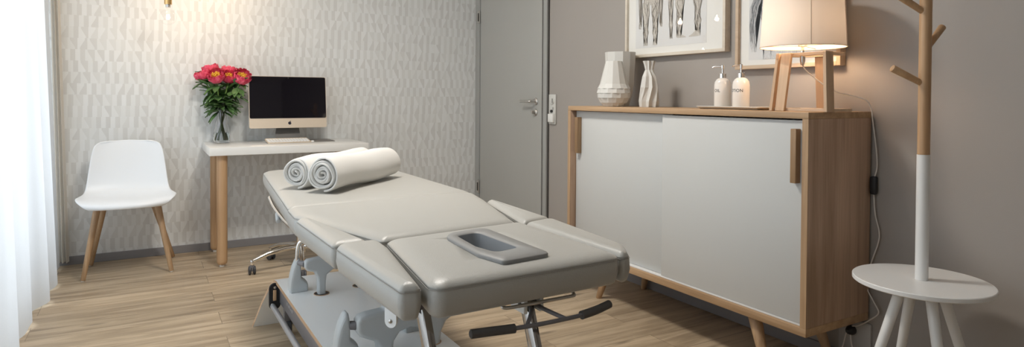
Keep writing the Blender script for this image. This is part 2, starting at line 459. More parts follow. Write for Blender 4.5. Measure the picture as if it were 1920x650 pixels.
def stack(bm, pts, radii, prof, n=6, zfun=None):
    if not ccw(pts): pts = pts[::-1]; radii = radii[::-1]
    t = bmesh.new(); rings = []
    for d, z in prof:
        rings.append([t.verts.new((p.x, p.y, z + (zfun(p.x, p.y) if zfun else 0))) for p in offset_round(pts, radii, d, n)])
    for a, b in zip(rings, rings[1:]):
        for k in range(len(a)): t.faces.new((a[k], a[(k + 1) % len(a)], b[(k + 1) % len(a)], b[k]))
    t.faces.new(rings[0][::-1]); t.faces.new(rings[-1])
    merge(bm, t); return bm

# ------------------------------------------------------------------ camera
F, PY, PITCH, YAW, ROLL, H = 1182.29, 199.78, .0156, .5267, .0061, 1.06
fwd = Vector((math.sin(YAW) * math.cos(PITCH), math.cos(YAW) * math.cos(PITCH), -math.sin(PITCH)))
rt = Vector((math.cos(YAW), -math.sin(YAW), 0)); up = rt.cross(fwd)
r2 = rt * math.cos(ROLL) + up * math.sin(ROLL); u2 = up * math.cos(ROLL) - rt * math.sin(ROLL)
cd = bpy.data.cameras.new('camera'); cam = bpy.data.objects.new('camera', cd); COL.objects.link(cam)
cam.matrix_world = Matrix(((r2.x, u2.x, -fwd.x, 0), (r2.y, u2.y, -fwd.y, 0), (r2.z, u2.z, -fwd.z, H), (0, 0, 0, 1)))
cd.sensor_width = 36; cd.lens = F / 1920 * 36; cd.shift_y = (PY - 325) / 1920; cd.clip_start = 0.02
S.camera = cam

# ------------------------------------------------------------------ room
XL, XR, YF, YB, ZC = -0.72, 2.423, -1.7, 4.757, 2.62
struct('floor', box(nb(), XL - .1, XR + .1, YF - .1, YB + .1, -.1, 0), 'floor')
struct('ceiling', box(nb(), XL - .1, XR + .1, YF - .1, YB + .1, ZC, ZC + .1), 'ceiling')
struct('wall_back', box(nb(), XL - .1, XR + .1, YB, YB + .1, 0, ZC), 'paper')
# right wall with the door opening
dy0, dy1, dz = 3.665, 4.745, 2.06
b = nb(); box(b, XR, XR + .12, YF - .1, dy0, 0, ZC); box(b, XR, XR + .12, dy0, YB, dz, ZC); box(b, XR, XR + .12, dy1, YB, 0, dz)
struct('wall_right', b, 'taupe')
struct('wall_front', box(nb(), XL - .1, XR + .1, YF - .1, YF, 0, ZC), 'white_wall')
# left wall: a long window from near the floor to near the ceiling
wy0, wy1, wz0, wz1 = 0.6, 4.45, 0.12, 2.45
b = nb(); box(b, XL - .1, XL, YF, wy0, 0, ZC); box(b, XL - .1, XL, wy1, YB, 0, ZC)
box(b, XL - .1, XL, wy0, wy1, 0, wz0); box(b, XL - .1, XL, wy0, wy1, wz1, ZC)
struct('wall_left', b, 'white_wall')
b = nb()
ys = [wy0, 1.9, 3.2, wy1]
for y in ys: box(b, XL - .08, XL - .02, max(wy0, y - .03), min(wy1, y + .03), wz0, wz1, .004)
for z in (wz0 + .03, wz1 - .03): box(b, XL - .08, XL - .02, wy0, wy1, z - .03, z + .03, .004)
win = struct('window_1', b, 'white')
struct('pane', box(nb(), XL - .052, XL - .048, wy0 + .01, wy1 - .01, wz0 + .01, wz1 - .01), 'pictureglass', win)
struct('baseboard_back', box(nb(), XL, XR - .012, YB - .012, YB, 0, .052, .002), 'base')
struct('baseboard_right', box(nb(), XR - .012, XR, YF, dy0 - .005, 0, .052, .002), 'base')
struct('baseboard_left', box(nb(), XL, XL + .012, YF, YB - .012, 0, .052, .002), 'base')

# door: steel frame with leaf, hinges, lever
dr = struct('door_1', box(nb(), XR - .012, XR + .03, 3.735, 4.672, 0.008, dz - .05, .003), 'doorgrey')
b = nb()
box(b, XR - .018, XR + .06, dy0, 3.71, 0, dz, .004)      # handle-side jamb
box(b, XR - .018, XR + .06, 4.684, dy1 + .01, 0, dz, .004)
box(b, XR - .018, XR + .06, dy0, dy1 + .01, dz - .045, dz, .004)
struct('door_frame', b, 'framegrey', dr)
b = nb(); box(b, XR - .004, XR + .02, 3.709, 3.736, 0, dz - .05); box(b, XR - .006, XR - .0, 3.652, 3.668, 0, dz)
struct('gap_strip', b, 'gap_strip', dr)  # dark strips along the jamb, one filling the gap to the leaf
for z in (1.72, .31):
    b = nb(); box(b, XR - .024, XR - .016, 4.672, 4.712, z - .052, z + .052, .002)
    h = struct('hinge', b, 'brushed', dr)
    b = nb(); box(b, XR - .027, XR - .023, 4.684, 4.698, z - .034, z + .034, .001)
    struct('hinge_slot', b, 'gap_strip', h)
b = nb()
mx = Matrix.Rotation(-PI / 2, 4, 'Y')
lathe(b, [(.026, 0), (.026, .005), (.022, .008), (.010, .009), (.010, .05), (.0, .05)], (XR - .012, 3.806, 1.028), 28, mx, cap=False)
tube(b, [(XR - .05, 3.806, 1.028), (XR - .062, 3.808, 1.028), (XR - .067, 3.82, 1.028), (XR - .067, 3.86, 1.028), (XR - .067, 3.935, 1.028)], .0095, 14, 3)
struct('lever_handle', b, 'brushed', dr, True)
b = nb(); lathe(b, [(.026, 0), (.026, .005), (.022, .008), (.0, .009)], (XR - .012, 3.812, .95), 28, mx, cap=False)
box(b, XR - .045, XR - .018, 3.805, 3.819, .938, .962, .003)
struct('lock_turn', b, 'brushed', dr, True)

# switch column beside the door
t = thing('light_switch', 'tall pale switch panel with rotary knob and white rocker beside the door', 'light switch', (XR, 3.60, .874))
b = nb(); box(b, XR - .012, XR - .001, 3.56, 3.642, .874, 1.078, .003); obj('backplate', b, 'switchp', t)
b = nb(); lathe(b, [(.026, 0), (.025, .006), (.020, .008), (.0, .008)], (XR - .012, 3.60, 1.035), 28, mx, cap=False); k = obj('rotary_knob', b, 'switchp', t)
b = nb(); box(b, XR - .0205, XR - .0195, 3.583, 3.59, 1.02, 1.05); obj('knob_mark', b, 'print', k)
b = nb(); lathe(b, [(.010, 0), (.010, .01), (.006, .012), (.0, .012)], (XR - .012, 3.60, .963), 20, mx, cap=False); box(b, XR - .014, XR - .011, 3.585, 3.588, .972, .99); obj('key_switch', b, 'black', t)
b = nb(); box(b, XR - .03, XR - .012, 3.567, 3.628, .888, .945, .004); obj('rocker', b, 'switchw', t)

# curtains
def fold(y, z):
    k = z / ZC
    a = math.sin(y * 15 + 1.3 * math.sin(y * 3.1)) * .026 + math.sin(y * 6.3 + 1.1) * .014 + math.sin(y * 34 + 2 * math.sin(y * 5)) * .0045
    a *= (1.15 - .45 * k)
    return a
def cur(u, v):
    y = 0.35 + u * (4.66 - .35)
    z = .006 + v * (ZC - .024)
    x = -.462 - .075 * v + fold(y + .01 * math.sin(v * 5 + y * 3), z)
    yy = y + .008 * math.sin(y * 40 + v * 2)
    zz = z + (1 - v) ** 8 * .012 * math.sin(y * 18)
    return Vector((x, yy, zz))
b = nb(); grid(b, cur, 720, 24)
c = obj('sheer_curtain', b, 'sheer', None, True, 180); tag(c, 'long sheer white curtain hanging in soft folds before the window', 'curtain')
def cur2(u, v):
    w = .062 - .02 * v
    y = 4.728 - .05 * math.sin(u * 3 * PI) ** 2 - u * .01
    x = -.47 - .045 * v + u * w
    return Vector((x, y, .03 + v * (ZC - .06)))
b = nb(); grid(b, cur2, 48, 12)
c = obj('side_curtain', b, 'linen', None, True, 180); tag(c, 'narrow greige curtain edge hanging in the corner against the wallpaper', 'curtain')
bm_ = nb(); box(bm_, -.60, -.44, -1.4, 4.74, ZC - .018, ZC - .001, .003)
tr = obj('curtain_rail', bm_, 'white', None); tag(tr, 'white ceiling rail that carries the curtains', 'curtain rail')

# ------------------------------------------------------------------ chair
t = thing('side_chair', 'white moulded shell chair on splayed wooden legs beside the curtain', 'chair', (-.09, 4.42, 0))
cx = -.092
prof = [  # y, z, half width, front bow, wrap
 (4.150, .418, .175, .045, .000), (4.143, .428, .205, .050, .002), (4.150, .438, .228, .052, .006), (4.185, .444, .246, .050, .012), (4.25, .443, .255, .035, .018),
 (4.32, .438, .256, .015, .022), (4.39, .434, .250, .0, .024), (4.45, .434, .240, -.005, .024), (4.50, .441, .231, -.012, .020),
 (4.538, .462, .224, -.022, .012), (4.560, .495, .219, -.03, .004), (4.574, .54, .214, -.034, 0), (4.588, .60, .207, -.036, 0), (4.602, .66, .199, -.036, 0),
 (4.613, .71, .191, -.036, 0), (4.621, .742, .182, -.035, 0), (4.626, .760, .168, -.034, 0), (4.629, .770, .146, -.032, 0), (4.630, .776, .11, -.03, 0)]
def shell(u, v):
    f = v * (len(prof) - 1); i = min(int(f), len(prof) - 2); k = f - i
    a, b_ = prof[i], prof[i + 1]
    y, z, w, bow, wr = [a[j] * (1 - k) + b_[j] * k for j in range(5)]
    s = u * 2 - 1
    return Vector((cx + s * w, y + bow * abs(s) ** 2.2, z + wr * abs(s) ** 3))
b = nb(); grid(b, shell, 28, len(prof) - 1)
o = obj('seat_shell', b, 'plastic', t, True, 180)
md = o.modifiers.new('thick', 'SOLIDIFY'); md.thickness = .010; md.offset = -1
md = o.modifiers.new('sub', 'SUBSURF'); md.levels = 1; md.render_levels = 2
legs = [((-.309, 4.285, 0), (-.238, 4.33, .425)), ((.134, 4.277, 0), (.058, 4.33, .425)), ((-.295, 4.663, 0), (-.215, 4.53, .405)), ((.155, 4.652, 0), (.035, 4.53, .405))]
for p, q in legs:
    b = nb(); v = (Vector(q) - Vector(p)).normalized()
    cone(b, Vector(p) + v * .006, q, .0125, .019, 20, .003)
    l = obj('leg', b, 'oakZ', t)
    b = nb(); cone(b, p, Vector(p) + v * .006, .009, .009, 16); obj('glide', b, 'felt', l)
b = nb(); box(b, -.245, .064, 4.325, 4.347, .402, .430, .003); box(b, -.22, .04, 4.52, 4.54, .385, .41, .003)
box(b, -.235, -.213, 4.335, 4.53, .39, .412, .003); box(b, .035, .057, 4.335, 4.53, .39, .412, .003)
obj('seat_frame', b, 'oakX', t)

# ------------------------------------------------------------------ desk
t = thing('desk', 'narrow white desk on round beech legs against the wallpaper', 'desk', (.82, 4.47, 0))
b = nb(); box(b, .332, 1.315, 4.2, 4.755, .69, .7405, .003); obj('desk_top', b, 'whitegloss', t)
for x, y in ((.408, 4.262), (.408, 4.70), (1.245, 4.262), (1.245, 4.70)):
    b = nb(); lathe(b, [(.012, .012), (.022, .014), (.0285, .022), (.031, .035), (.031, .689), (.0, .689)], (x, y, 0), 32, cap=False); l = obj('leg', b, 'beech', t)
    b = nb(); lathe(b, [(.0, .0), (.016, .0), (.016, .0135), (.0, .0135)], (x, y, 0), 24, cap=False); obj('foot', b, 'felt', l)
b = nb(); tube(b, [(1.20, 4.71, .689), (1.19, 4.70, .64), (1.13, 4.70, .60), (1.08, 4.72, .63), (1.05, 4.73, .58), (1.04, 4.735, .42), (1.06, 4.738, .25), (1.05, 4.738, .05)], .0022, 8, 6)
obj('cable', b, 'cord', t)

# computer
cxm, ym = .862, 4.56
t = thing('desktop_computer', 'silver all-in-one computer with a dark screen on the desk', 'computer', (cxm, ym, .741))
tilt = Matrix.Translation((cxm, ym, .80)) @ Matrix.Rotation(math.radians(2.0), 4, 'Z') @ Matrix.Rotation(math.radians(-6), 4, 'X') @ Matrix.Translation((-cxm, -ym, -.80))
w2 = .259; zb = .835; zt = 1.193
def rrect(x0, x1, z0, z1, r, n=6):
    pts = []
    for cx_, cz_, a0 in ((x1 - r, z0 + r, -90), (x1 - r, z1 - r, 0), (x0 + r, z1 - r, 90), (x0 + r, z0 + r, 180)):
        for k in range(n + 1):
            a = math.radians(a0 + 90 * k / n); pts.append((cx_ + r * math.cos(a), cz_ + r * math.sin(a)))
    return pts
def slab(bm, pts, y0, y1, inset=0.0, mtx=None):
    t_ = bmesh.new(); A = [t_.verts.new((x, y0, z)) for x, z in pts]; B = [t_.verts.new((x, y1, z)) for x, z in pts]
    t_.faces.new(A); t_.faces.new(B[::-1])
    for k in range(len(pts)): t_.faces.new((A[k], B[k], B[(k + 1) % len(pts)], A[(k + 1) % len(pts)]))
    if mtx is not None: t_.transform(mtx)
    merge(bm, t_); return bm
b = nb(); slab(b, rrect(cxm - w2, cxm + w2, zb, zt, .012), ym - .012, ym + .004, 0, tilt)
lathe(b, [(.20, 0), (.17, .012), (.1, .02), (.0, .022)], (0, 0, 0), 32, tilt @ Matrix.Translation((cxm, ym + .004, 1.01)) @ Matrix.Diagonal((1, 1, .75, 1)) @ Matrix.Rotation(-PI / 2, 4, 'X'), cap=False)
cs = obj('casing', b, 'alu', t)
b = nb(); slab(b, rrect(cxm - w2 + .003, cxm + w2 - .003, .902, zt - .003, .010), ym - .014, ym - .0119, 0, tilt); sc = obj('screen', b, 'screen', t)
b = nb(); lathe(b, [(.0035, 0), (.0, .0008)], (0, 0, 0), 16, tilt @ Matrix.Translation((cxm, ym - .0141, zt - .012)) @ Matrix.Rotation(PI / 2, 4, 'X')); obj('webcam', b, 'print', sc)
# dark fruit-shaped mark on the chin
pts = []
for k in range(48):
    a = 2 * PI * k / 48; r = .0105 * (1 + .10 * math.cos(2 * a) ** 2)
    x, z = r * math.cos(a), r * 1.02 * math.sin(a)
    if z > 0: z -= .0028 * math.exp(-(x / .003) ** 2)
    if z < -.005: z += .0014 * math.exp(-(x / .0025) ** 2)
    dx_, dz_ = x - .0125, z - .0018
    if math.hypot(dx_, dz_) < .0055:
        s_ = .0055 / max(1e-6, math.hypot(dx_, dz_)); x, z = .0125 + dx_ * s_, .0018 + dz_ * s_
    pts.append((cxm + .004 + x, .868 + z))
b = nb(); slab(b, pts, ym - .0134, ym - .0119, 0, tilt)
lf = [(cxm + .004 + .0003 + x, .868 + .0105 + z) for x, z in ((0, 0), (.003, .0008), (.0055, .0035), (.006, .007), (.003, .006), (.0006, .003))]
slab(b, lf, ym - .0134, ym - .0119, 0, tilt)
obj('logo', b, 'logo', t)
b = nb()
stp = [(ym + .018, .90), (ym + .055, .86), (ym + .048, .80), (ym + .035, .7475), (ym + .02, .744), (ym - .12, .743)]
t2 = bmesh.new(); rows = []
for y, z in stp: rows.append((t2.verts.new((cxm - .082 + .01 * (z > .8), y, z)), t2.verts.new((cxm + .082 - .01 * (z > .8), y, z))))
for a, c2 in zip(rows, rows[1:]): t2.faces.new((a[0], a[1], c2[1], c2[0]))
bmesh.ops.solidify(t2, geom=t2.faces[:], thickness=.004); merge(b, t2)
obj('stand', b, 'aludark', t, False)

# keyboard
kx, ky = .838, 4.46
t = thing('keyboard', 'slim white keyboard lying on the desk before the screen', 'keyboard', (kx, ky, .741))
km = Matrix.Translation((kx, ky, .7500)) @ Matrix.Rotation(math.radians(3), 4, 'Z') @ Matrix.Rotation(math.radians(9), 4, 'X')
b = nb(); box(b, -.142, .142, -.058, .058, 0, .006, .002, mtx=km); cone(b, km @ Vector((-.138, .052, .003)), km @ Vector((.138, .052, .003)), .0075, .0075, 16, .001)
obj('keyboard_body', b, 'alu', t)
for r_ in range(5):
    if r_ == 0: lay = [(-.134 + .021 * i, .018) for i in range(3)] + [(-.071, .092)] + [(.026 + .0212 * i, .018) for i in range(5)]
    else: lay = [(-.136 + .0194 * i, .0165) for i in range(14)]
    for x, w in lay:
        b = nb(); y = -.052 + .0195 * r_; box(b, x, x + w, y, y + .0165, .006, .0085, .001, 1, mtx=km)
        obj('key', b, 'keyw', t, False)
b = nb(); box(b, 1.005, 1.155, 4.46, 4.68, .7412, .7445, .001); o = obj('mouse_pad', b, 'mat', None); tag(o, 'flat grey mouse pad on the desk right of the keyboard', 'mouse pad')
b = nb(); lathe(b, [(.0, 0), (.010, .001), (.012, .006), (.009, .011), (.0, .013)], (.99, 4.42, .741), 20, cap=False); o = obj('cable_plug', b, 'white', None); tag(o, 'tiny round white knob on the desk at the keyboard corner', 'knob')

# ------------------------------------------------------------------ vase with peonies
vx, vy = .44, 4.62; vz = .7408
t = thing('glass_vase', 'clear waisted glass vase with water and stems on the desk', 'vase', (vx, vy, vz))
outer = [(.0, .0), (.046, .0), (.050, .004), (.052, .03), (.047, .08), (.037, .13), (.030, .17), (.030, .20), (.036, .245), (.043, .268)]
inner = [(.041, .268), (.034, .245), (.028, .20), (.028, .17), (.035, .13), (.045, .08), (.049, .03), (.046, .014), (.0, .012)]
b = nb(); lathe(b, outer + inner, (vx, vy, vz), 40, cap=False); obj('vase_glass', b, 'glass', t, True, 60)
b = nb(); lathe(b, [(.0, .0125), (.0455, .0145), (.0485, .03), (.0475, .055), (.0455, .068), (.0, .068)], (vx, vy, vz), 40, cap=False); obj('water', b, 'water', t, True, 50)
cv = Vector((-.76, -.65, 0))
fl = [((.322, 4.63, 1.200), .054, 'small coral peony on the left edge of the bouquet', .2),
      ((.376, 4.67, 1.242), .053, 'coral peony at the top of the bouquet, behind the largest left bloom', .2),
      ((.402, 4.58, 1.192), .060, 'coral peony with yellow centre, front left of the bouquet', .9),
      ((.487, 4.62, 1.190), .052, 'half hidden coral peony in the middle of the bouquet', .9),
      ((.497, 4.69, 1.235), .053, 'coral peony at the back right top of the bouquet', .2),
      ((.563, 4.58, 1.190), .062, 'large open coral peony on the right edge of the bouquet, by the screen', .9)]
def leaf_patch(bm, base, d, n, L, w, droop):
    d = d.normalized(); s = d.cross(n).normalized(); n = s.cross(d).normalized()
    def fn(u, v):
        x = u; ww = w * math.sin(PI * min(1, x ** .75)) * (1 if x < 1 else 0)
        sv = (v * 2 - 1)
        return base + d * (L * x) + s * (ww * sv) + n * (.25 * w * abs(sv) - droop * x * x)
    grid(bm, fn, 7, 4)
for fi, (c, R, lab, fc) in enumerate(fl):
    rnd = random.Random(fi * 13 + 5); c = Vector(c)
    t = thing('peony', lab, 'flower', (vx, vy, vz + .014), 'peonies in the glass vase')
    # axis: up, tilted outward and partly to the room
    out = Vector((c.x - vx, (c.y - vy), 0)); ax = (Vector((0, 0, 1)) + out * 3.2 + Vector((-.25, -.95, 0)) * fc).normalized()
    q = ax.to_track_quat('Z', 'Y').to_matrix()
    b = nb()
    for lay, (rk, phm, n_, wid) in enumerate(((1.0, 1.75, 7, .62), (.95, 1.95, 7, .55), (.84, 2.1, 7, .5), (.7, 2.15, 6, .5))):
        for k in range(n_):
            a0 = 2 * PI * (k + .5 * (lay % 2) + rnd.uniform(-.12, .12)) / n_; rr = R * rk * rnd.uniform(.93, 1.06); pm = phm * rnd.uniform(.9, 1.08)
            ph0 = rnd.uniform(0, 6)
            def fn(u, v, a0=a0, rr=rr, pm=pm, ph0=ph0, wid=wid):
                ph = .15 + u * (pm - .15); s = (v * 2 - 1)
                w = wid * (math.sin(PI * min(.93, .12 + u * .80)) ** .55)
                a = a0 + s * w * 1.05
                r_ = rr * (1 + .03 * math.sin(s * 6 + ph0) * u + .05 * u * u * math.sin(s * 3 + ph0) - .05 * (1 - abs(s)) )
                if u > .95: ph -= .10 * abs(math.sin(s * 4 + ph0))
                return c + q @ Vector((r_ * math.sin(ph) * math.cos(a), r_ * math.sin(ph) * math.sin(a), -r_ * math.cos(ph) * .98))
            grid(b, fn, 8, 7)
    obj('blossom', b, 'petal', t, True, 180)
    b = nb()
    for k in range(60 if fc > .5 else 16):
        a = rnd.uniform(0, 2 * PI); r_ = R * .48 * math.sqrt(rnd.random()); h_ = R * rnd.uniform(.0, .22)
        p0 = c + q @ Vector((r_ * .5 * math.cos(a), r_ * .5 * math.sin(a), -R * .4)); p1 = c + q @ Vector((r_ * math.cos(a), r_ * math.sin(a), h_))
        cone(b, p0, p1, .0010, .0026, 6)
    obj('stamens', b, 'stamen', t)
    b = nb(); a = fi * 1.05 + .4
    foot = Vector((vx + .030 * math.cos(a + 2.6), vy + .030 * math.sin(a + 2.6), vz + .02))
    neck = Vector((vx + .015 * math.cos(a), vy + .015 * math.sin(a), vz + .19))
    st = c - ax * R * .82
    tube(b, [foot, (foot * .55 + neck * .45), neck, neck * .5 + st * .5 + Vector((0, 0, -.008)), st], .0042, 8, 5)
    obj('stem', b, 'stem', t)
    b = nb()
    for k in range(14):
        f = .05 + .85 * k / 13
        p = neck.lerp(st, f) + Vector((0, 0, .01))
        aa = rnd.uniform(0, 2 * PI); 
        if k % 2: aa = math.atan2(out.y, out.x) + rnd.uniform(-1.3, 1.3)
        d = Vector((math.cos(aa), math.sin(aa), rnd.uniform(-.8, .8)))
        for s_ in (-.5, .3):
            dd = Matrix.Rotation(s_, 3, 'Z') @ d
            leaf_patch(b, p + dd * .012, dd, Vector((0, 0, 1)), rnd.uniform(.07, .105), rnd.uniform(.020, .029), rnd.uniform(0, .03))
    for k in range(5):
        aa = 2 * PI * k / 5; d = q @ Vector((math.cos(aa), math.sin(aa), .5))
        leaf_patch(b, st + d * .004, d, ax, .05, .012, 0)
    obj('leaves', b, 'leaf', t, True, 180)

# ------------------------------------------------------------------ pendant bulbs
def pendant(x, y, z, lab, power):
    t = thing('pendant_bulb', lab, 'pendant lamp', (x, y, z), 'bare pendant bulbs before the wallpaper')
    R = .047
    b = nb(); prof_ = [(.0, -R)]
    for k in range(1, 15):
        a = -PI / 2 + PI * k / 17; prof_.append((R * math.cos(a), R * math.sin(a)))
    prof_ += [(.016, R + .008), (.013, R + .016)]
    lathe(b, prof_, (x, y, z), 32, cap=False); obj('bulb_glass', b, 'bulbglass', t, True, 70)
    b = nb(); lathe(b, [(.0, -.014), (.008, -.010), (.010, 0), (.008, .012), (.0, .018)], (x, y, z), 16, cap=False); obj('filament', b, 'filament', t)
    b = nb(); lathe(b, [(.0, 0), (.0135, 0), (.0135, .022), (.0, .022)], (x, y, z + R + .012), 20, cap=False); obj('screw_cap', b, 'brushed', t)
    b = nb(); lathe(b, [(.0, 0), (.021, 0), (.021, .055), (.012, .065), (.0, .066)], (x, y, z + R + .03), 24, cap=False); obj('socket', b, 'brass', t)
    b = nb(); tube(b, [(x, y, z + R + .09), (x, y, ZC - .002)], .003, 8); obj('cord', b, 'cord', t)
    l = bpy.data.lights.new('bulb_light', 'POINT'); l.energy = power; l.color = (1, .72, .46); l.shadow_soft_size = .02
    lo = bpy.data.objects.new('bulb_light', l); COL.objects.link(lo); lo.location = (x, y, z - .025); 
pendant(.12, 4.35, 1.528, 'bare clear bulb, lit, hanging lowest before the wallpaper left of the peonies', 1.0)
pendant(.40, 4.38, 1.80, 'bare lit bulb hanging higher, above the peonies', 3.5)
pendant(.05, 4.25, 1.84, 'bare lit bulb hanging higher, above the white chair', 1.5)

# ------------------------------------------------------------------ sideboard
cxf, cxb, cy0, cy1, cz0, cz1 = 2.027, 2.411, 1.3995, 2.867, .209, 1.0115
t = thing('sideboard', 'tall oak sideboard with two white sliding doors along the taupe wall', 'cabinet', (2.22, 2.13, 0))
b = nb(); box(b, cxf, cxb, cy0, cy1, cz1 - .024, cz1, .0015); obj('cabinet_top', b, 'oakY', t)
b = nb(); box(b, cxf, cxb, cy0, cy1, cz0, cz0 + .030, .0015); obj('cabinet_bottom', b, 'oakY', t)
for a, c_ in ((cy0, cy0 + .024), (cy1 - .024, cy1)):
    b = nb(); box(b, cxf + .0015, cxb, a, c_, cz0 + .0302, cz1 - .0242, .001); obj('side_panel', b, 'veneer', t)
# front lipping of the side panels
for a, c_ in ((cy0, cy0 + .024), (cy1 - .024, cy1)):
    b = nb(); box(b, cxf, cxf + .0014, a, c_, cz0 + .0302, cz1 - .0242); obj('edge_band', b, 'oakZ', t)
b = nb(); box(b, cxb - .012, cxb - .004, cy0 + .024, cy1 - .024, cz0 + .03, cz1 - .024); box(b, cxf + .06, cxb - .012, 2.12, 2.138, cz0 + .03, cz1 - .024)
obj('back_panel', b, 'white', t)
b = nb(); box(b, cxf + .012, cxf + .05, cy0 + .0245, cy1 - .0245, cz0 + .0302, cz0 + .036, .001); obj('track', b, 'white', t)
b = nb(); box(b, cxf + .016, cxf + .030, cy0 + .026, 2.145, cz0 + .037, cz1 - .030, .0015); d1 = obj('door', b, 'doorwhite', t)
b = nb(); box(b, cxf + .036, cxf + .049, 2.10, cy1 - .030, cz0 + .037, cz1 - .027, .0015); d2 = obj('door', b, 'doorwhite', t)
b = nb(); box(b, cxf - .012, cxf + .0158, 1.440, 1.463, .755, .951, .002); obj('handle', b, 'handle', d1)
b = nb(); box(b, cxf + .006, cxf + .0358, 2.788, 2.812, .755, .951, .002); obj('handle', b, 'handle', d2)
for p, q in (((2.07, 2.637, 0), (2.095, 2.57, .209)), ((2.388, 2.642, 0), (2.355, 2.57, .209)), ((2.052, 1.575, 0), (2.085, 1.665, .209)), ((2.385, 1.53, 0), (2.355, 1.60, .209))):
    b = nb(); cone(b, p, q, .0145, .0265, 24, .002); obj('leg', b, 'oakZ', t)

# faceted vases
def facet_big(x, y, z):
    t_ = nb(); n = 12; rings = []
    lv = [(.050, 0), (.068, .020), (.082, .045), (.087, .070), (.084, .094), (.074, .118)]
    for i, (r, h) in enumerate(lv):
        rings.append([t_.verts.new((x + r * math.cos(2 * PI * (k + .5 * (i % 2)) / n), y + r * math.sin(2 * PI * (k + .5 * (i % 2)) / n), z + h)) for k in range(n)])
    for i in range(len(rings) - 1):
        a, c_ = rings[i], rings[i + 1]; o_ = i % 2
        for k in range(n):
            # diamonds: each raised as a small pyramid
            quadA = (a[k], a[(k + 1) % n], c_[(k + o_) % n])
            quadB = (a[(k + 1) % n], c_[(k + 1 + o_) % n], c_[(k + o_) % n])
            for q_ in (quadA, quadB):
                cen = (q_[0].co + q_[1].co + q_[2].co) / 3; d = Vector((cen.x - x, cen.y - y, 0)).normalized()
                cvx = t_.verts.new(cen.lerp((q_[0].co + q_[1].co) / 2 if q_ is quadA else (q_[1].co + q_[2].co) / 2, .9) + d * (.0055 if q_ is quadA else .001))
                for j in range(3): t_.faces.new((q_[j], q_[(j + 1) % 3], cvx))
    # long tapering facets up to the neck
    n2 = n
    last = rings[-1]
    top = [t_.verts.new((x + .044 * math.cos(2 * PI * (k + .5) / n2), y + .044 * math.sin(2 * PI * (k + .5) / n2), z + .238)) for k in range(n2)]
    for k in range(n2):
        t_.faces.new((last[k], last[(k + 1) % n], top[(k + 1) % n2])); t_.faces.new((last[k], top[(k + 1) % n2], top[k]))
    ins = [t_.verts.new((x + (v.co.x - x) * .88, y + (v.co.y - y) * .88, z + .238)) for v in top]
    bot = [t_.verts.new((x + (v.co.x - x) * .7, y + (v.co.y - y) * .7, z + .10)) for v in top]
    for k in range(n2):
        t_.faces.new((top[k], top[(k + 1) % n2], ins[(k + 1) % n2], ins[k])); t_.faces.new((ins[k], ins[(k + 1) % n2], bot[(k + 1) % n2], bot[k]))
    t_.faces.new(bot); t_.faces.new(rings[0][::-1])
    return t_
def facet_col(x, y, z, lv, n, tw=0.5, dent=.9):
    """pleated vase: radius alternates between ridges and valleys, levels are (r, h, phase)"""
    t_ = nb(); rings = []
    for r, h, s in lv:
        ring = []
        for k in range(2 * n):
            rr = r * (1 if k % 2 == 0 else dent); a = PI * (k + s) / n
            ring.append(t_.verts.new((x + rr * math.cos(a), y + rr * math.sin(a), z + h)))
        rings.append(ring)
    N_ = 2 * n
    for a, c_ in zip(rings, rings[1:]):
        for k in range(N_):
            t_.faces.new((a[k], a[(k + 1) % N_], c_[(k + 1) % N_])); t_.faces.new((a[k], c_[(k + 1) % N_], c_[k]))
    t_.faces.new(rings[0][::-1]); t_.faces.new(rings[-1])
    return t_
o = obj('faceted_vase', facet_big(2.135, 2.605, cz1 + .0005), 'ceramic', None, False); tag(o, 'round bellied grey-white faceted vase with a diamond pattern, front left on the sideboard', 'vase', 'faceted vases')
lv = [(.054, 0, 0), (.070, .06, 0), (.080, .12, 0), (.084, .20, 0), (.089, .298, 0), (.083, .298, 0), (.06, .12, 0)]
o = obj('faceted_vase', facet_col(2.285, 2.735, cz1 + .0005, lv, 6, dent=.955), 'ceramic', None, False); tag(o, 'tallest wide-mouthed grey-white faceted vase, behind the round bellied one', 'vase', 'faceted vases')
lv = [(.048, 0, 0), (.052, .03, .1), (.047, .10, 1), (.037, .155, 1), (.021, .19, 0), (.026, .215, 0), (.033, .236, 0), (.027, .236, 0), (.016, .19, 0)]
o = obj('faceted_vase', facet_col(2.235, 2.445, cz1 + .0005, lv, 8, dent=.72), 'ceramic', None, False); tag(o, 'slim pleated grey-white vase with a narrow neck, right of the other two vases', 'vase', 'faceted vases')

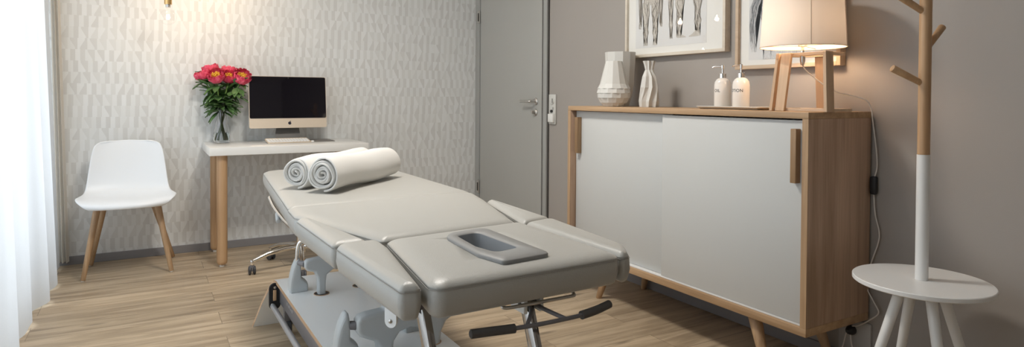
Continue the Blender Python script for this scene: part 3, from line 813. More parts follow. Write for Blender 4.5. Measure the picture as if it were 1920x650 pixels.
# tray and dispensers
b = nb(); stack(b, [(2.135, 1.70), (2.275, 1.70), (2.275, 2.035), (2.135, 2.035)], [.012] * 4, [(.016, cz1 + .0006), (.0, cz1 + .011), (.001, cz1 + .013), (.006, cz1 + .013), (.016, cz1 + .006)])
o = obj('tray', b, 'ceramic', None); tag(o, 'thin pale tray under the two soap dispensers', 'tray')
def text_on(bm_parent, txt, size, cx_, cy_, cz_, R, ang0, mat='print'):
    cu = bpy.data.curves.new('t', 'FONT'); cu.body = txt; cu.size = size; cu.align_x = 'CENTER'; cu.align_y = 'CENTER'; cu.space_character = 1.08
    cu.offset = .0002
    to = bpy.data.objects.new('t', cu); COL.objects.link(to)
    dg = bpy.context.evaluated_depsgraph_get(); me = bpy.data.meshes.new_from_object(to.evaluated_get(dg))
    bpy.data.objects.remove(to)
    t_ = bmesh.new(); t_.from_mesh(me); bmesh.ops.triangulate(t_, faces=t_.faces[:])
    bmesh.ops.subdivide_edges(t_, edges=[e for e in t_.edges if e.calc_length() > .004], cuts=2)
    t_.faces.ensure_lookup_table()
    off = OFF[bm_parent.name]
    for v in t_.verts:
        x, y = v.co.x, v.co.y; a = ang0 + x / R
        v.co = Vector((cx_ + R * math.cos(a), cy_ + R * math.sin(a), cz_ + y)) - off
    me2 = bpy.data.meshes.new('lettering'); t_.to_mesh(me2); t_.free(); me2.materials.append(M[mat])
    o_ = bpy.data.objects.new('lettering', me2); COL.objects.link(o_); o_.parent = bm_parent
    OFF[o_.name] = off
    return o_
for x, y, txt, lab in ((2.20, 1.938, 'OIL', 'white oil dispenser with chrome pump, left on the tray'), (2.205, 1.842, 'LOTION', 'white lotion dispenser with chrome pump, right on the tray beside the lamp')):
    z = cz1 + .0075
    t = thing('soap_dispenser', lab, 'dispenser', (x, y, z), 'dispensers on the tray'); R = .0355
    b = nb(); lathe(b, [(.0, 0), (R - .003, 0), (R, .003), (R, .098), (R * .93, .112), (R * .72, .123), (R * .45, .129), (.0, .129)], (x, y, z), 48, cap=False); bo = obj('bottle', b, 'porcelain', t, True, 50)
    text_on(bo, txt, .0180, x, y, z + .073, R + .0004, PI + (.02 if txt == 'OIL' else -.06))
    b = nb(); lathe(b, [(.0, 0), (.0155, 0), (.0155, .020), (.013, .022), (.0, .022)], (x, y, z + .128), 28, cap=False); obj('collar', b, 'chrome', t)
    b = nb(); lathe(b, [(.0, 0), (.0045, 0), (.0045, .020), (.007, .022), (.007, .036), (.005, .038), (.0, .038)], (x, y, z + .149), 20, cap=False)
    d = Vector((-.45, .89, 0)) if txt == 'OIL' else Vector((-.98, .2, 0))
    p = Vector((x, y, z + .180)); tube(b, [p, p + d * .02, p + d * .037, p + d * .044 + Vector((0, 0, -.004))], .0032, 10)
    obj('pump', b, 'chrome', t)

# ------------------------------------------------------------------ table lamp
lx, ly = 2.2, 1.548; lz = cz1 + .0005
t = thing('table_lamp', 'lit table lamp with cream drum shade and trapezoid wooden base on the sideboard', 'lamp', (lx, ly, lz))
hh = .222
def hexa(pb_, pt_, z0, z1):
    """plank with four bottom corners (x, y) and four top corners"""
    t_ = bmesh.new(); A = [t_.verts.new((x, y, z0)) for x, y in pb_]; B = [t_.verts.new((x, y, z1)) for x, y in pt_]
    t_.faces.new(A[::-1]); t_.faces.new(B)
    for k in range(4): t_.faces.new((A[k], A[(k + 1) % 4], B[(k + 1) % 4], B[k]))
    bmesh.ops.bevel(t_, geom=t_.edges[:], offset=.0012, segments=1, affect='EDGES'); return t_
def rc(x0, x1, y0, y1): return [(x0, y0), (x1, y0), (x1, y1), (x0, y1)]
XA, XB, YA, YC = 2.112, 2.300, 1.386, 1.630      # outer footprint
tx, ty = .016, .018                               # how far the sides lean in towards the top
planks = [
 (rc(XA, XA + .045, YC - .013, YC), rc(XA + tx, XA + tx + .045, YC - ty - .013, YC - ty)),
 (rc(XA, XA + .013, YC - .066, YC - .027), rc(XA + tx, XA + tx + .013, YC - ty - .066, YC - ty - .023)),
 (rc(XA, XA + .045, YA, YA + .013), rc(XA + tx, XA + tx + .045, YA + ty, YA + ty + .013)),
 (rc(XB - .013, XB, YA + .115, YA + .16), rc(XB - tx - .013, XB - tx, YA + .118, YA + .16))]
for a, c_ in planks: obj('leg', hexa(a, c_, lz, lz + hh), 'paleoak', t, False)
for z_, k in ((0, 0), (hh - .012, 1)):
    ax_, bx_, ay_, by_ = XA + tx * k, XB - tx * k, YA + ty * k, YC - ty * k
    for x0, x1, y0, y1 in ((ax_ + .014, ax_ + .026, ay_ + .0135, by_ - .0135), (bx_ - .026, bx_ - .014, ay_ + .0135, by_ - .0135), (ax_ + .027, bx_ - .027, ay_ + .0135, ay_ + .025), (ax_ + .027, bx_ - .027, by_ - .025, by_ - .0135)):
        b = nb(); box(b, x0, x1, y0, y1, lz + z_ + .0005, lz + z_ + .0115, .001); obj('rail', b, 'paleoakF', t, False)
b = nb(); box(b, lx - .008, lx + .008, YA + ty + .026, YC - ty - .026, lz + hh - .011, lz + hh - .001, .001); obj('cross_bar', b, 'paleoakF', t, False)
b = nb(); lathe(b, [(.0, -.045), (.006, -.045), (.010, -.03), (.010, .0), (.006, .002), (.006, .025), (.016, .027), (.016, .062), (.0, .064)], (lx, ly, lz + hh), 20, cap=False); obj('socket', b, 'chrome', t)
bz = lz + hh + .115
b = nb(); lathe(b, [(.0, -.05), (.012, -.048), (.014, -.03), (.026, -.005), (.030, .015), (.026, .034), (.014, .043), (.0, .045)], (lx, ly, bz), 24, cap=False); obj('bulb', b, 'bulbw', t)
s0, s1, sr0, sr1 = lz + .246, lz + .47, .1545, .142
b = nb(); lathe(b, [(sr0, s0), (sr1, s1)], (lx, ly, 0), 72, cap=False); sh = obj('lamp_shade', b, 'shade', t, True, 60)
b = nb()
for z_, r_ in ((s0, sr0), (s1, sr1)): tube(b, [(lx + r_ * math.cos(2 * PI * k / 64), ly + r_ * math.sin(2 * PI * k / 64), z_) for k in range(64)], .0017, 6, closed=True)
for a in (-2.35, -1.2):
    tube(b, [(lx + (sr0 + .0005) * math.cos(a), ly + (sr0 + .0005) * math.sin(a), s0), (lx + (sr1 + .0005) * math.cos(a), ly + (sr1 + .0005) * math.sin(a), s1)], .0015, 6)
obj('shade_rim', b, 'trim', sh)
b = nb()
for k in range(3):
    a = 2 * PI * k / 3 + .3; tube(b, [(lx + .015 * math.cos(a), ly + .015 * math.sin(a), lz + hh + .03), (lx + sr0 * math.cos(a), ly + sr0 * math.sin(a), s0 + .003)], .0015, 6)
obj('shade_carrier', b, 'trim', t)
b = nb()
cp = [(lx, ly, lz + hh - .045), (lx + .01, ly - .01, lz + .155), (lx + .03, ly - .03, lz + .130), (lx + .06, ly - .06, lz + .095), (lx + .10, ly - .085, lz + .072), (lx + .135, ly - .10, lz + .065), (2.38, 1.405, lz + .045), (2.405, 1.398, lz + .012), (2.409, 1.3925, lz - .04), (2.409, 1.378, .87), (2.409, 1.374, .80), (2.409, 1.384, .752), (2.409, 1.384, .69), (2.409, 1.378, .62), (2.409, 1.362, .555), (2.409, 1.366, .51), (2.409, 1.388, .44), (2.409, 1.40, .38), (2.405, 1.402, .33), (2.40, 1.372, .285), (2.40, 1.355, .25), (2.40, 1.385, .215), (2.40, 1.43, .178), (2.40, 1.46, .165), (2.395, 1.475, .14), (2.39, 1.485, .09), (2.39, 1.50, .03), (2.39, 1.46, .004), (2.385, 1.43, .03), (2.39, 1.452, .10), (2.394, 1.459, .135)]
tube(b, cp, .0024, 8, 6); obj('cord', b, 'cord', t)
b = nb(); box(b, 2.398, 2.418, 1.372, 1.396, .695, .765, .006); obj('cord_switch', b, 'black', t)
b = nb(); lathe(b, [(.0, 0), (.019, 0), (.019, .012), (.012, .028), (.005, .034), (.0, .034)], (2.411, 1.462, .150), 20, mx, cap=False); obj('plug', b, 'black', t)
b = nb(); box(b, 2.4115, 2.4225, 1.39, 1.52, .05, .19, .003); lathe(b, [(.022, 0), (.022, .0025), (.020, .003)], (2.4115, 1.462, .150), 24, mx)
o = obj('wall_outlet', b, 'outlet', None); tag(o, 'pale wall socket low on the taupe wall behind the sideboard corner', 'socket')

# ------------------------------------------------------------------ pictures
strokes = []
def picture(lab, y0, y1, z0, z1, fm, fw_, inner, art, mount, ink):
    t = thing('framed_picture', lab, 'picture', (XR - .001, (y0 + y1) / 2, z0), 'framed prints over the sideboard')
    x0, x1 = 2.385, XR - .001
    b = nb(); box(b, x0, x1, y0, y0 + fw_, z0, z1, .001); box(b, x0, x1, y1 - fw_, y1, z0, z1, .001)
    box(b, x0, x1, y0 + fw_, y1 - fw_, z0, z0 + fw_, .001); box(b, x0, x1, y0 + fw_, y1 - fw_, z1 - fw_, z1, .001)
    obj('frame', b, fm, t)
    xm = 2.402
    b = nb(); box(b, xm, xm + .004, y0 + fw_, y1 - fw_, z0 + fw_, z1 - fw_); obj('mount', b, 'mountboard', t)
    b = nb(); box(b, xm - .0008, xm - .0002, inner[0], inner[1], inner[2], inner[3]); pr = obj('print', b, 'artpaper', t)
    b = nb()
    for pi_, poly in enumerate(art):
        t_ = bmesh.new(); vs = [t_.verts.new((xm - .0012 - .00006 * pi_, y, z)) for y, z in poly]; t_.faces.new(vs); bmesh.ops.triangulate(t_, faces=t_.faces[:]); merge(b, t_)
    obj('drawing', b, mount, pr, False)
    b = nb()
    for si_, (line, w_) in enumerate(strokes):
        xs_ = xm - .0022 - .00001 * si_
        t_ = bmesh.new(); L1 = []; L2 = []
        for k, (y, z) in enumerate(line):
            y2, z2 = line[min(k + 1, len(line) - 1)]; y1_, z1_ = line[max(k - 1, 0)]
            d = Vector((y2 - y1_, z2 - z1_)).normalized(); ww = w_ * (.35 + .65 * math.sin(PI * k / (len(line) - 1)))
            L1.append(t_.verts.new((xs_, y - d.y * ww, z + d.x * ww))); L2.append(t_.verts.new((xs_, y + d.y * ww, z - d.x * ww)))
        for k in range(len(line) - 1): t_.faces.new((L1[k], L1[k + 1], L2[k + 1], L2[k]))
        merge(b, t_)
    obj('pen_strokes', b, ink, pr, False)
    b = nb(); box(b, xm - .009, xm - .0075, y0 + fw_, y1 - fw_, z0 + fw_, z1 - fw_); obj('picture_glass', b, 'pictureglass', t)
srnd = random.Random(4)
def limb(pts):
    n_ = len(pts)
    for f in (-1, -.72, -.45, -.18, .12, .4, .68, 1):
        for rep_ in range(1 if abs(f) == 1 else 4):
            if abs(f) == 1: i0, i1 = 0, n_ - 1
            else: i0 = srnd.randrange(0, max(1, n_ - 6)); i1 = min(n_ - 1, i0 + srnd.randrange(5, 14))
            ph = srnd.uniform(0, 6); fr = srnd.uniform(.5, 1.1)
            ln = [(pts[k][0] + pts[k][2] * (f + (0 if abs(f) == 1 else .16 * math.sin(k * fr + ph))), pts[k][1]) for k in range(i0, i1 + 1)]
            if len(ln) > 2: strokes.append((ln, .0007 if abs(f) == 1 else srnd.uniform(.0005, .0012)))
    """pts: (y, z, half width) from bottom to top -> outline"""
    return [(y - w, z) for y, z, w in pts] + [(y + w, z) for y, z, w in pts[::-1]]
def densify(pts, n=5):
    out_ = []
    for (a, b_) in zip(pts, pts[1:]):
        for k in range(n):
            f = k / n; f2 = (1 - math.cos(f * PI)) / 2
            out_.append((a[0] + (b_[0] - a[0]) * f, a[1] + (b_[1] - a[1]) * f, a[2] + (b_[2] - a[2]) * f2))
    out_.append(pts[-1]); return out_
def leg_art(y, z0, s=1.0, lean=0.0):
    return limb(densify([(y, z0, .012 * s), (y, z0 + .012, .010 * s), (y, z0 + .026, .0062 * s), (y + lean * .2, z0 + .045, .009 * s), (y + lean * .3, z0 + .072, .0165 * s), (y + lean * .4, z0 + .096, .0115 * s), (y + lean * .5, z0 + .112, .0125 * s), (y + lean * .6, z0 + .128, .0115 * s), (y + lean * .8, z0 + .175, .0215 * s), (y + lean, z0 + .215, .022 * s), (y + lean, z0 + .24, .022 * s)]))
art = []
zf = 1.372
art += [leg_art(2.658, zf - .025, 1.3, -.002), leg_art(2.582, zf - .025, 1.3, .002)]
art += [limb(densify([(2.62, zf + .195, .058), (2.62, zf + .24, .046), (2.62, zf + .30, .056), (2.62, zf + .38, .074), (2.62, zf + .42, .05)]))]
art += [limb(densify([(2.705, zf + .07, .006), (2.70, zf + .10, .011), (2.70, zf + .115, .007), (2.70, zf + .18, .013), (2.705, zf + .26, .012), (2.695, zf + .36, .016), (2.69, zf + .45, .018)])), limb(densify([(2.535, zf + .07, .006), (2.54, zf + .10, .011), (2.54, zf + .115, .007), (2.54, zf + .18, .013), (2.535, zf + .26, .012), (2.545, zf + .36, .016), (2.55, zf + .45, .018)]))]
art += [leg_art(2.462, zf, .8, .004), leg_art(2.405, zf + .005, 1.45, -.006), leg_art(2.275, zf + .005, 1.35, .004)]
art += [[(2.42, zf), (2.415, zf + .02), (2.38, zf + .012), (2.358, zf + .004), (2.355, zf - .001)], [(2.262, zf), (2.262, zf + .03), (2.29, zf + .03), (2.315, zf + .012), (2.335, zf + .004), (2.335, zf)]]
picture('wide glare-paled oak-framed print of standing anatomical leg figures above the faceted vases', 2.09, 2.815, 1.283, 1.83, 'glareframe', .016, (2.22, 2.74, 1.335, 1.80), art, 'engr', 'ink')
art = []; strokes = []
a0, z0 = 1.88, 1.235
def P(*l): return list(l)
art += [limb(densify([(1.80, z0, .085), (1.80, z0 + .09, .075), (1.80, z0 + .16, .09), (1.80, z0 + .24, .125), (1.80, z0 + .29, .11), (1.80, z0 + .31, .03), (1.80, z0 + .35, .025)]))]
art += [limb(densify([(1.935, z0 + .035, .012), (1.94, z0 + .08, .016), (1.945, z0 + .16, .016), (1.935, z0 + .24, .022), (1.91, z0 + .29, .022)])), limb(densify([(1.66, z0 + .035, .012), (1.655, z0 + .08, .016), (1.65, z0 + .16, .016), (1.66, z0 + .24, .022), (1.69, z0 + .29, .022)]))]
picture('oak-framed print of an anatomical torso, partly behind the lamp shade', 1.512, 2.03, 1.193, 1.80, 'paleoakF', .017, (1.58, 1.965, z0, 1.76), art, 'engr2', 'ink2')

# ------------------------------------------------------------------ coat stand with table
px_, py_, pz_ = 2.125, 1.066, .49
t = thing('coat_stand', 'white coat stand with round side table, wooden top and pegs beside the sideboard', 'coat stand', (px_, py_, 0))
b = nb(); lathe(b, [(.0, -.016), (.190, -.016), (.194, -.013), (.194, -.002), (.192, 0), (.0, 0)], (px_, py_, pz_), 96, cap=False); obj('table_disc', b, 'white', t, True, 30)
b = nb(); lathe(b, [(.0, 0), (.0185, 0), (.0185, .395), (.0, .395)], (px_, py_, pz_ + .0003), 28, cap=False); obj('pole', b, 'white', t)
b = nb(); lathe(b, [(.0, 0), (.0175, 0), (.0175, .82), (.010, .825), (.0, .826)], (px_, py_, pz_ + .396), 28, cap=False); obj('upper_pole', b, 'beech', t)
r_d = Vector((.864, -.503, 0))
for z, s, L, dz_, dep in ((1.110, -1, .092, .048, .0), (1.222, 1, .062, .07, .35), (1.335, -1, .10, .06, -.1), (1.44, 1, .08, .07, -.3), (1.55, -1, .08, .07, .2)):
    b = nb(); d = (r_d * s + Vector((.503, .864, 0)) * dep).normalized()
    p = Vector((px_, py_, z)); cone(b, p + d * .008, p + d * (.012 + L) + Vector((0, 0, dz_)), .0095, .0115, 18, .003); obj('peg', b, 'beech', t)
for a in (math.radians(51), math.radians(141), math.radians(231), math.radians(321)):
    p = Vector((px_ + .055 * math.cos(a), py_ + .055 * math.sin(a), pz_ - .016)); q = Vector((px_ + .20 * math.cos(a), py_ + .20 * math.sin(a), 0))
    b = nb(); cone(b, p, q, .0165, .0125, 20, .001); obj('leg', b, 'white', t)

# ------------------------------------------------------------------ treatment table
ZS = .68
tt = thing('treatment_table', 'beige padded massage table with head recess on a low white platform', 'massage table', (.72, 2.2, 0))
def cushion(name, pts, rad, zs=ZS, th=.062, crown=.012, spread=1.0):
    if not ccw(pts): pts = pts[::-1]; rad = rad[::-1]
    t_ = bmesh.new(); rings = []
    for d, z in ((.010, zs - th), (.004, zs - th + .005), (.001, zs - th + .014), (-.003, zs - th * .5), (-.0015, zs - .008), (.0008, zs - .0035), (-.0006, zs - .001), (.0008, zs + .0012)):
        rings.append([t_.verts.new((p.x, p.y, z)) for p in offset_round(pts, rad, d, 8)])
    base = offset_round(pts, rad, .0008, 8)
    # centre line of the pad, towards which the crown rings shrink
    y0, y1 = min(p.y for p in base), max(p.y for p in base)
    def mid(y):
        xs = []
        for k in range(len(base)):
            a, b_ = base[k], base[(k + 1) % len(base)]
            if (a.y - y) * (b_.y - y) <= 0 and abs(a.y - b_.y) > 1e-9: xs.append(a.x + (b_.x - a.x) * (y - a.y) / (b_.y - a.y))
        return (min(xs), max(xs))
    ya, yb = y0 + .12 * (y1 - y0), y1 - .12 * (y1 - y0)
    wa, wb = mid(ya), mid(yb); ya = min(y0 + (wa[1] - wa[0]) / 2 * 1.0, (y0 + y1) / 2); yb = max(y1 - (wb[1] - wb[0]) / 2 * 1.0, (y0 + y1) / 2)
    wa, wb = mid(ya), mid(yb)
    A = Vector(((wa[0] + wa[1]) / 2, ya)); B = Vector(((wb[0] + wb[1]) / 2, yb)); AB = B - A
    proj = []
    for p in base:
        f = 0 if AB.length < 1e-5 else max(0, min(1, (p - A).dot(AB) / AB.length_squared)); proj.append(A + AB * f)
    hw = min((p - q).length for p, q in zip(base, proj))
    for dist in (.003, .007, .013, .021, .032, .046, .062, .10, .16, 9):
        ring = []
        for p, q in zip(base, proj):
            L_ = (p - q).length; dd = min(dist, L_ * .999); w_ = q if dist > 8 else p.lerp(q, dd / L_)
            dd = min(dd, .09)
            ring.append(t_.verts.new((w_.x, w_.y, zs + .0012 + crown * (1 - math.exp(-dd / (.017 * spread))) )))
        rings.append(ring)
    for a, b_ in zip(rings, rings[1:]):
        n_ = len(a)
        for k in range(n_): t_.faces.new((a[k], a[(k + 1) % n_], b_[(k + 1) % n_], b_[k]))
    t_.faces.new(rings[0][::-1])
    bmesh.ops.remove_doubles(t_, verts=t_.verts[:], dist=.0004)
    bmesh.ops.dissolve_degenerate(t_, edges=t_.edges[:], dist=1e-5)
    b = nb(); merge(b, t_)
    o_ = obj(name, b, 'leather', tt, True, 75)
    b = nb(); ol = offset_round(pts, rad, -.0012, 8); tube(b, [(p.x, p.y, zs - .0045) for p in ol], .0008, 6, closed=True); obj('stitched_seam', b, 'seam', o_)
    return o_
g = .003
cushion('leg_cushion', [(.498, 3.30), (1.095, 3.30), (1.101, 2.215), (.410, 2.185)], [.075, .09, .012, .012])
cushion('centre_cushion', [(.407, 2.178), (1.100, 2.20), (1.066, 2.03), (.958, 1.625), (.530, 1.580), (.400, 2.03)][::1], [.014, .03, .05, .012, .012, .05], crown=.014)
hc = cushion('head_cushion', [(.538, 1.568), (.966, 1.608), (.972, 1.155), (.484, 1.140)], [.02, .014, .022, .028], crown=.014)
cushion('arm_cushion', [(.396, 2.00), (.408, 1.598), (.500, 1.600), (.447, 1.80 + .17)], [.022, .012, .008, .02], zs=ZS - .002, th=.060, crown=.012, spread=.8)
cushion('side_cushion', [(.412, 1.580), (.430, 1.170), (.470, 1.160), (.521, 1.50), (.522, 1.590), (.445, 1.592)][::1], [.015, .014, .012, .03, .02, .012], zs=ZS - .002, crown=.013, spread=.45)
cushion('arm_cushion', [(1.062, 2.005), (1.098, 2.02), (1.088, 1.633), (.973, 1.600)], [.02, .022, .012, .008], zs=ZS - .002, th=.060, crown=.012, spread=.5)
cushion('side_cushion', [(.972, 1.590), (1.085, 1.618), (1.052, 1.235), (1.006, 1.165), (.980, 1.160)], [.012, .02, .05, .012, .01], zs=ZS - .002, crown=.013, spread=.4)

# head recess insert: cut through the head cushion, then the tray that lines it
INS = [(.664, 1.498), (.799, 1.524), (.802, 1.198), (.671, 1.186), (.652, 1.272)]
HOL = [(.690, 1.470), (.758, 1.482), (.768, 1.280), (.695, 1.264), (.680, 1.338)]
INS_c = INS if ccw(INS) else INS[::-1]; HOL_c = HOL if ccw(HOL) else HOL[::-1]
cut = nb(); stack(cut, HOL_c, [.02] * 5, [(-.004, ZS - .10), (-.004, ZS + .08)], 6)
co = obj('cutter', cut, 'insert', None, False); off = OFF[hc.name]
co.location = -off + hc.parent.location * 1
bpy.context.view_layer.update()
co.location = (0, 0, 0)
md = hc.modifiers.new('recess', 'BOOLEAN'); md.object = co; md.operation = 'DIFFERENCE'; md.solver = 'EXACT'
bpy.context.view_layer.update()
dg = bpy.context.evaluated_depsgraph_get(); me = bpy.data.meshes.new_from_object(hc.evaluated_get(dg))
hc.modifiers.clear(); hc.data = me; bpy.data.objects.remove(co)
zi = ZS + .018
b = nb(); t_ = bmesh.new(); rings = []
for P_, rr, d, z in ((INS_c, [.02, .012, .02, .03, .06], 0.0, zi - .003), (INS_c, [.02, .012, .02, .03, .06], -.0005, zi + .003), (INS_c, [.02, .012, .02, .03, .06], .0025, zi + .0062), (HOL_c, [.02] * 5, -.001, zi + .0055), (HOL_c, [.02] * 5, .0015, zi + .003), (HOL_c, [.02] * 5, .010, zi - .045)):
    rings.append([t_.verts.new((p.x, p.y, z)) for p in offset_round(P_, rr, d, 8)])
for a, c_ in zip(rings[:-2], rings[1:-1]):
    for k in range(len(a)): t_.faces.new((a[k], a[(k + 1) % len(a)], c_[(k + 1) % len(a)], c_[k]))
t_.faces.ensure_lookup_table(); co_in = [v.co.copy() for v in rings[-1]]; co_top = [v.co.copy() for v in rings[-2]]
for v in rings[-1]: t_.verts.remove(v)
merge(b, t_); ins = obj('recess_insert', b, 'insert', tt, True, 50)
t_ = bmesh.new(); A = [t_.verts.new(c_) for c_ in co_top]; B = [t_.verts.new(c_) for c_ in co_in]
for k in range(len(A)): t_.faces.new((A[k], A[(k + 1) % len(A)], B[(k + 1) % len(A)], B[k]))
t_.faces.new(B); b = nb(); merge(b, t_); obj('recess_well', b, 'insert_in', ins, True, 50)

# frame under the cushions
b = nb()
box(b, .60, .92, 1.70, 3.1, .592, .6175, .004); box(b, .66, .80, 1.28, 1.72, .592, .6175, .004)
obj('under_frame', b, 'steel', tt)
# platform: white board that bends down to the floor at the far end
ZP = .25
def plate(u, v):
    s = [(1.25, ZP), (1.8, ZP), (2.4, ZP), (2.88, ZP), (2.93, ZP - .006), (2.96, ZP - .03), (3.02, ZP - .12), (3.09, .004)]
    f = v * (len(s) - 1); i = min(int(f), len(s) - 2); k = f - i
    y = s[i][0] * (1 - k) + s[i + 1][0] * k; z = s[i][1] * (1 - k) + s[i + 1][1] * k
    fl_ = max(0, (y - 2.93)) / .16
    x0 = .492 - .07 * fl_; x1 = .880 + .07 * fl_
    return Vector((x0 + u * (x1 - x0), y, z))
t_ = bmesh.new(); 
nu = 10; V = [[t_.verts.new(plate(i / nu, j / 7)) for j in range(8)] for i in range(nu + 1)]
for i in range(nu):
    for j in range(7): t_.faces.new((V[i][j], V[i + 1][j], V[i + 1][j + 1], V[i][j + 1]))
bmesh.ops.recalc_face_normals(t_, faces=t_.faces[:])
if sum(f.normal.z for f in t_.faces) < 0: bmesh.ops.reverse_faces(t_, faces=t_.faces[:])
me = bpy.data.meshes.new('platform'); bmesh.ops.translate(t_, verts=t_.verts[:], vec=-Vector((.72, 2.2, 0))); t_.to_mesh(me); t_.free()
pl = bpy.data.objects.new('platform', me); COL.objects.link(pl); pl.parent = tt; OFF[pl.name] = Vector((.72, 2.2, 0))
me.materials.append(M['plateboard']); me.materials.append(M['ply'])
md = pl.modifiers.new('thick', 'SOLIDIFY'); md.thickness = .016; md.offset = -1; md.material_offset_rim = 1
# rings around the openings for the lifting posts
def post_hole(x, y):
    b = nb(); lathe(b, [(.030, .0004), (.030, .0012), (.0, .0012)], (x, y, ZP), 32, cap=False); h_ = obj('post_opening', b, 'black', pl)
    b = nb(); tube(b, [(x + .0305 * math.cos(2 * PI * k / 32), y + .0305 * math.sin(2 * PI * k / 32), ZP + .0012) for k in range(32)], .0016, 6, closed=True); obj('opening_rim', b, 'ply', h_)
for x, y in ((.622, 2.612), (.791, 2.643), (.652, 1.92), (.815, 1.92)): post_hole(x, y)
# side rail, pedal bar, bracket and wheels
b = nb(); box(b, .507, .522, 1.25, 2.90, .150, .2335, .003); box(b, .850, .865, 1.25, 2.90, .150, .2335, .003); obj('side_rail', b, 'steel', tt)
b = nb()
for k in range(7): box(b, .5055, .5072, 2.60 + .018 * k, 2.612 + .018 * k - .003 * (k % 2), .188, .202 - .003 * (k % 3))
obj('worn_lettering', b, 'rail', tt, False)
b = nb(); stack(b, [(-.024, -.058), (.024, -.058), (.024, .058), (-.024, .058)], [.023] * 4, [(.002, 0), (0, .002), (0, .010), (.002, .012)], 6)
b.transform(Matrix.Translation((.487, 2.90, .182)) @ Matrix.Rotation(math.radians(90), 4, 'X') )
obj('pedal_bracket', b, 'black', tt)
b = nb(); box(b, .479, .493, 2.882, 2.888, .165, .212, .002); obj('release_lever', b, 'tan', tt)
b = nb(); lathe(b, [(.006, 0), (.006, .004), (.0, .006)], (.487, 2.8885, .222), 12, Matrix.Rotation(PI / 2, 4, 'X')); lathe(b, [(.005, 0), (.005, .004), (.0, .006)], (.475, 2.8885, .150), 12, Matrix.Rotation(PI / 2, 4, 'X')); obj('screw', b, 'chrome', tt)
b = nb(); tube(b, [(.478, 2.885, .142), (.478, 1.22, .142)], .0115, 16); obj('pedal_bar', b, 'rail', tt)
for x, y in ((.545, 2.90), (.83, 2.90), (.545, 1.40), (.83, 1.40)):
    b = nb(); m_ = Matrix.Rotation(PI / 2, 4, 'Y')
    lathe(b, [(.0, -.012), (.028, -.012), (.034, -.008), (.034, .008), (.028, .012), (.0, .012)], (x, y, .034), 28, m_, cap=False)
    wl = obj('wheel', b, 'wheel', tt)
    b = nb(); box(b, x - .018, x + .018, y - .012, y + .02, .045, .234, .003); obj('fork', b, 'steel', wl)
# grey arms, posts and cone shaped mounts
def arm(y, x0, x1, xs, zb, s_=1.0):
    """cast yoke: a level arm that flows down into two posts"""
    a, c_ = xs; m_ = (a + c_) / 2
    P_ = [(x0, -.018), (x0, .014), (x0 + .010, .027), (x0 + .035, .032), (a, .036), (a - .004, .12), (a + .034, .12), (a + .036, .036), (c_ - .036, .036), (c_ - .034, .12), (c_ + .004, .12), (c_ + .006, .036), (x1 - .02, .034), (x1, .026), (x1, .004),
          (x1 - .04, -.004), (c_ + .075, -.014), (c_ + .042, -.032), (c_ + .026, -.062), (c_ + .021, -.11), (c_ + .019, -.24), (c_ - .019, -.24), (c_ - .021, -.11), (c_ - .026, -.066), (c_ - .045, -.040),
          (m_, -.030), (a + .045, -.040), (a + .026, -.066), (a + .021, -.11), (a + .019, -.24), (a - .019, -.24), (a - .021, -.11), (a - .024, -.075), (a - .036, -.056), (x0 + .030, -.044), (x0 + .010, -.034)]
    t_ = bmesh.new(); rings = []
    def sc_(px__, pz__):
        near = a if abs(px__ - a) < abs(px__ - c_) else c_
        if abs(px__ - near) < .04: px__ = near + (px__ - near) * s_
        if -.2 < pz__ < .1: pz__ *= s_
        return px__, pz__
    P_ = [sc_(*v) for v in P_]
    for yy in (-.027 * s_, .027 * s_): rings.append([t_.verts.new((px__, y + yy, zb + pz__)) for px__, pz__ in P_])
    n_ = len(P_)
    for k in range(n_): t_.faces.new((rings[0][k], rings[0][(k + 1) % n_], rings[1][(k + 1) % n_], rings[1][k]))
    t_.faces.new(rings[0][::-1]); t_.faces.new(rings[1])
    b = nb(); merge(b, t_)
    o_ = obj('lifting_arm', b, 'greyplastic', tt, True, 60)
    md = o_.modifiers.new('round', 'BEVEL'); md.width = .013; md.segments = 4; md.limit_method = 'ANGLE'; md.angle_limit = math.radians(55)
def fin(x, y, rot_=0.0):
    prof_ = [(-.036, 0), (-.036, .03), (-.031, .07), (-.022, .105), (-.010, .132), (-.002, .142), (.006, .140), (.009, .12), (.010, .062), (.020, .052), (.034, .040), (.040, .022), (.040, 0)]
    t_ = bmesh.new(); rings = []
    for yy, k in ((-.029, .80), (-.025, .92), (-.014, 1.0), (.014, 1.0), (.025, .92), (.029, .80)):
        rings.append([t_.verts.new((px__ * k, yy, pz__ * (k if pz__ > .01 else 1))) for px__, pz__ in prof_])
    n_ = len(prof_)
    for a, c_ in zip(rings, rings[1:]):
        for k in range(n_): t_.faces.new((a[k], a[(k + 1) % n_], c_[(k + 1) % n_], c_[k]))
    t_.faces.new(rings[0][::-1]); t_.faces.new(rings[-1])
    t_.transform(Matrix.Translation((x, y, ZP)) @ Matrix.Rotation(rot_, 4, 'Z')); b = nb(); merge(b, t_)
    o_ = obj('arm_mount', b, 'greyplastic', tt, True, 35)
    o_.modifiers.new('round', 'BEVEL').width = .004
arm(2.62, .555, .96, (.622, .791), .376, .74)
arm(1.92, .560, 1.04, (.652, .815), .352)
fin(.545, 2.70); fin(.535, 1.945); fin(.80, 2.06, 0)
b = nb(); cone(b, (.546, 2.675, .372), (.562, 2.63, .374), .011, .013, 14); obj('pivot_pin', b, 'steel', tt); b = nb(); cone(b, (.542, 1.93, .350), (.564, 1.92, .350), .013, .014, 14); obj('pivot_pin', b, 'steel', tt)
b = nb(); tube(b, [(.54, 2.69, .36), (.545, 2.685, .44), (.57, 2.67, .465), (.64, 2.66, .47)], .0085, 12, 5); tube(b, [(.57, 2.665, .445), (.66, 2.655, .435)], .006, 10); obj('chrome_linkage', b, 'chrome', tt)
